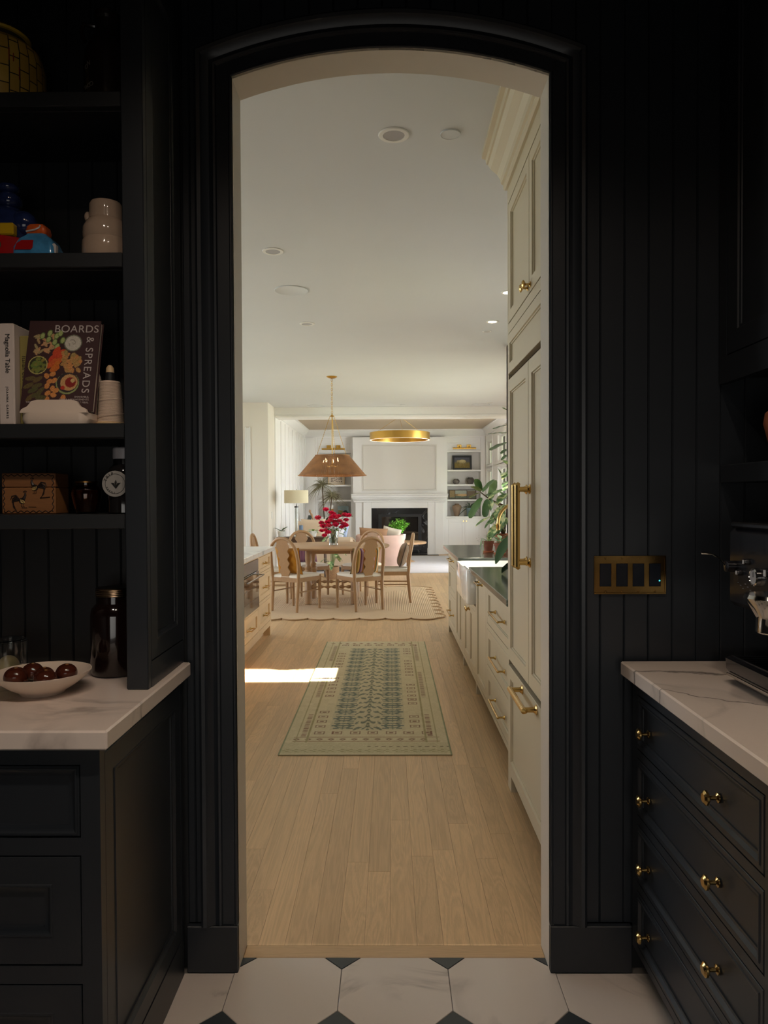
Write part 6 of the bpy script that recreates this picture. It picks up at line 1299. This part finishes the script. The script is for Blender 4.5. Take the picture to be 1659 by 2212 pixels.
def small_pot(label, x, y, r, h_, lv, m, w, string=False):
    t = thing('potted_plant', label, 'plant', (x, y, zk))
    part(MB().lathe([(0, 0), (r * .9, 0), (r * 1.02, .014), (r * .95, .016), (r * .8, .006), (0, .006)], (x, y, zk), 24), 'saucer', mat('orange_terracotta', (190, 108, 72), .7), t)
    part(MB().lathe(POT(r, h_), (x, y, zk + .0065), 24), 'pot', mat('brown_terracotta', (140, 82, 60), .8, var=.2, scale=30), t)
    part(MB().lathe([(0, h_ * .885), (r * .87, h_ * .9), (0, h_ * .92)], (x, y, zk + .0065), 18), 'soil', SOIL, t)
    z_ = zk + h_
    for i in range(lv):
        a = random.uniform(0, 2 * PI); e = random.uniform(.2, 1.1); b_ = Vector((x + r * .7 * e * math.cos(a), y + r * .7 * e * math.sin(a), z_ + random.uniform(.0, .05))); d = Vector((math.cos(a), math.sin(a), random.uniform(-.2, .8))).normalized()
        part(leaf_mb(MB(), b_, b_ + d * w * 1.5, w, .2, .1, 'oval', None, 4), 'leaf', m[i % len(m)], t)
        part(MB().tube([(x + r * .2 * math.cos(a), y + r * .2 * math.sin(a), z_ - .01), b_], .0012, 4), 'stem', STEMG, t)
    if string:
        for k in range(4):
            a = PI + (k - 1.5) * .5; P = [(x, y, z_), (x + (r + .01) * math.cos(a), y + (r + .01) * math.sin(a), z_ + .03), (x + (r + .025) * math.cos(a), y + (r + .02) * math.sin(a) - .01, z_ - .03 - .02 * k)]
            part(MB().tube(P, [.002, .002, .004], 5), 'trailing_stem', LEAFP, t)
        for k in range(9): p = Vector((x - r - random.uniform(0, .06), y + random.uniform(-.03, .03), z_ + random.uniform(.0, .05))); part(leaf_mb(MB(), p, p + Vector((-.014, 0, .006)), .012, .1, 0, 'oval', None, 3), 'leaf', STEMM, t)
small_pot('small trailing plant in brown terracotta pot, left of the two on worktop', .885, 6.62, .052, .098, 14, [LEAFP, LEAFB], .022, True)
small_pot('small pale leaved plant in terracotta pot nearest the sink', .955, 6.4, .052, .094, 18, [LEAFP, mat('mint_leaf', (150, 190, 164), .5)], .034)
t = thing('large_leaf_plant', 'glossy large leaved plant near fridge cabinet hanging over the worktop', 'plant', (.98, 4.75, zk))
part(MB().lathe(POT(.1, .17), (.98, 4.75, zk), 28), 'pot', TERRA, t)
for b_, tp, w in (((.802, 4.95, 1.14), (.69, 4.8, .967), .075), ((.79, 4.62, 1.0), (.722, 4.74, .912), .075), ((.9, 4.8, 1.2), (.86, 4.7, 1.36), .08), ((1.02, 4.85, 1.22), (1.1, 4.95, 1.36), .08), ((1.04, 4.65, 1.15), (1.12, 4.5, 1.2), .08)):
    part(MB().tube([(.98, 4.75, 1.05), ((b_[0] + .98) / 2, (b_[1] + 4.75) / 2, max(b_[2], 1.15) + .03), b_], [.005, .004, .003], 6), 'stem', STEMG, t)
    part(leaf_mb(MB(), b_, tp, w, .2, .03, 'oval', (.35, .9, 0) if False else None, 9), 'leaf', mat('deep_green_leaf', (58, 92, 56), .3, var=.12, scale=10), t)
t = thing('hoya', 'hoya with yellow edged heart leaves hanging by the fridge edge', 'plant', (1.03, 6.02, 1.62))
part(MB().lathe([(0, 0), (.05, 0), (.065, .06), (.068, .1), (.06, .1), (0, .09)], (1.03, 6.02, 1.62), 24), 'hanging_pot', PORC, t)
part(MB().tube([(1.09, 6.02, 1.715), (1.16, 6.02, 1.9), (1.2675, 6.02 + .18, 1.98)], .003, 5).tube([(.97, 6.02, 1.715), (1.1, 6.08, 1.9), (1.2675, 6.2, 1.98)], .003, 5), 'hanger', STEMM, t)
for b_, tp in [((0.958, 6.0, 1.593), (0.909, 5.95, 1.543)), ((0.962, 6.0, 1.525), (0.912, 5.95, 1.486)), ((0.965, 6.0, 1.495), (0.92, 5.95, 1.449)), ((0.95, 6.0, 1.6), (0.901, 5.95, 1.569)), ((.97, 6.02, 1.66), (.92, 5.98, 1.7))]:
    part(leaf_mb(MB(), b_, tp, .06, .2, .05), 'leaf', VARM, t); part(MB().tube([(.985, 6.02, 1.70), (.965, 6.01, (b_[2] + 1.7) / 2), b_], .002, 5), 'stem', STEMG, t)
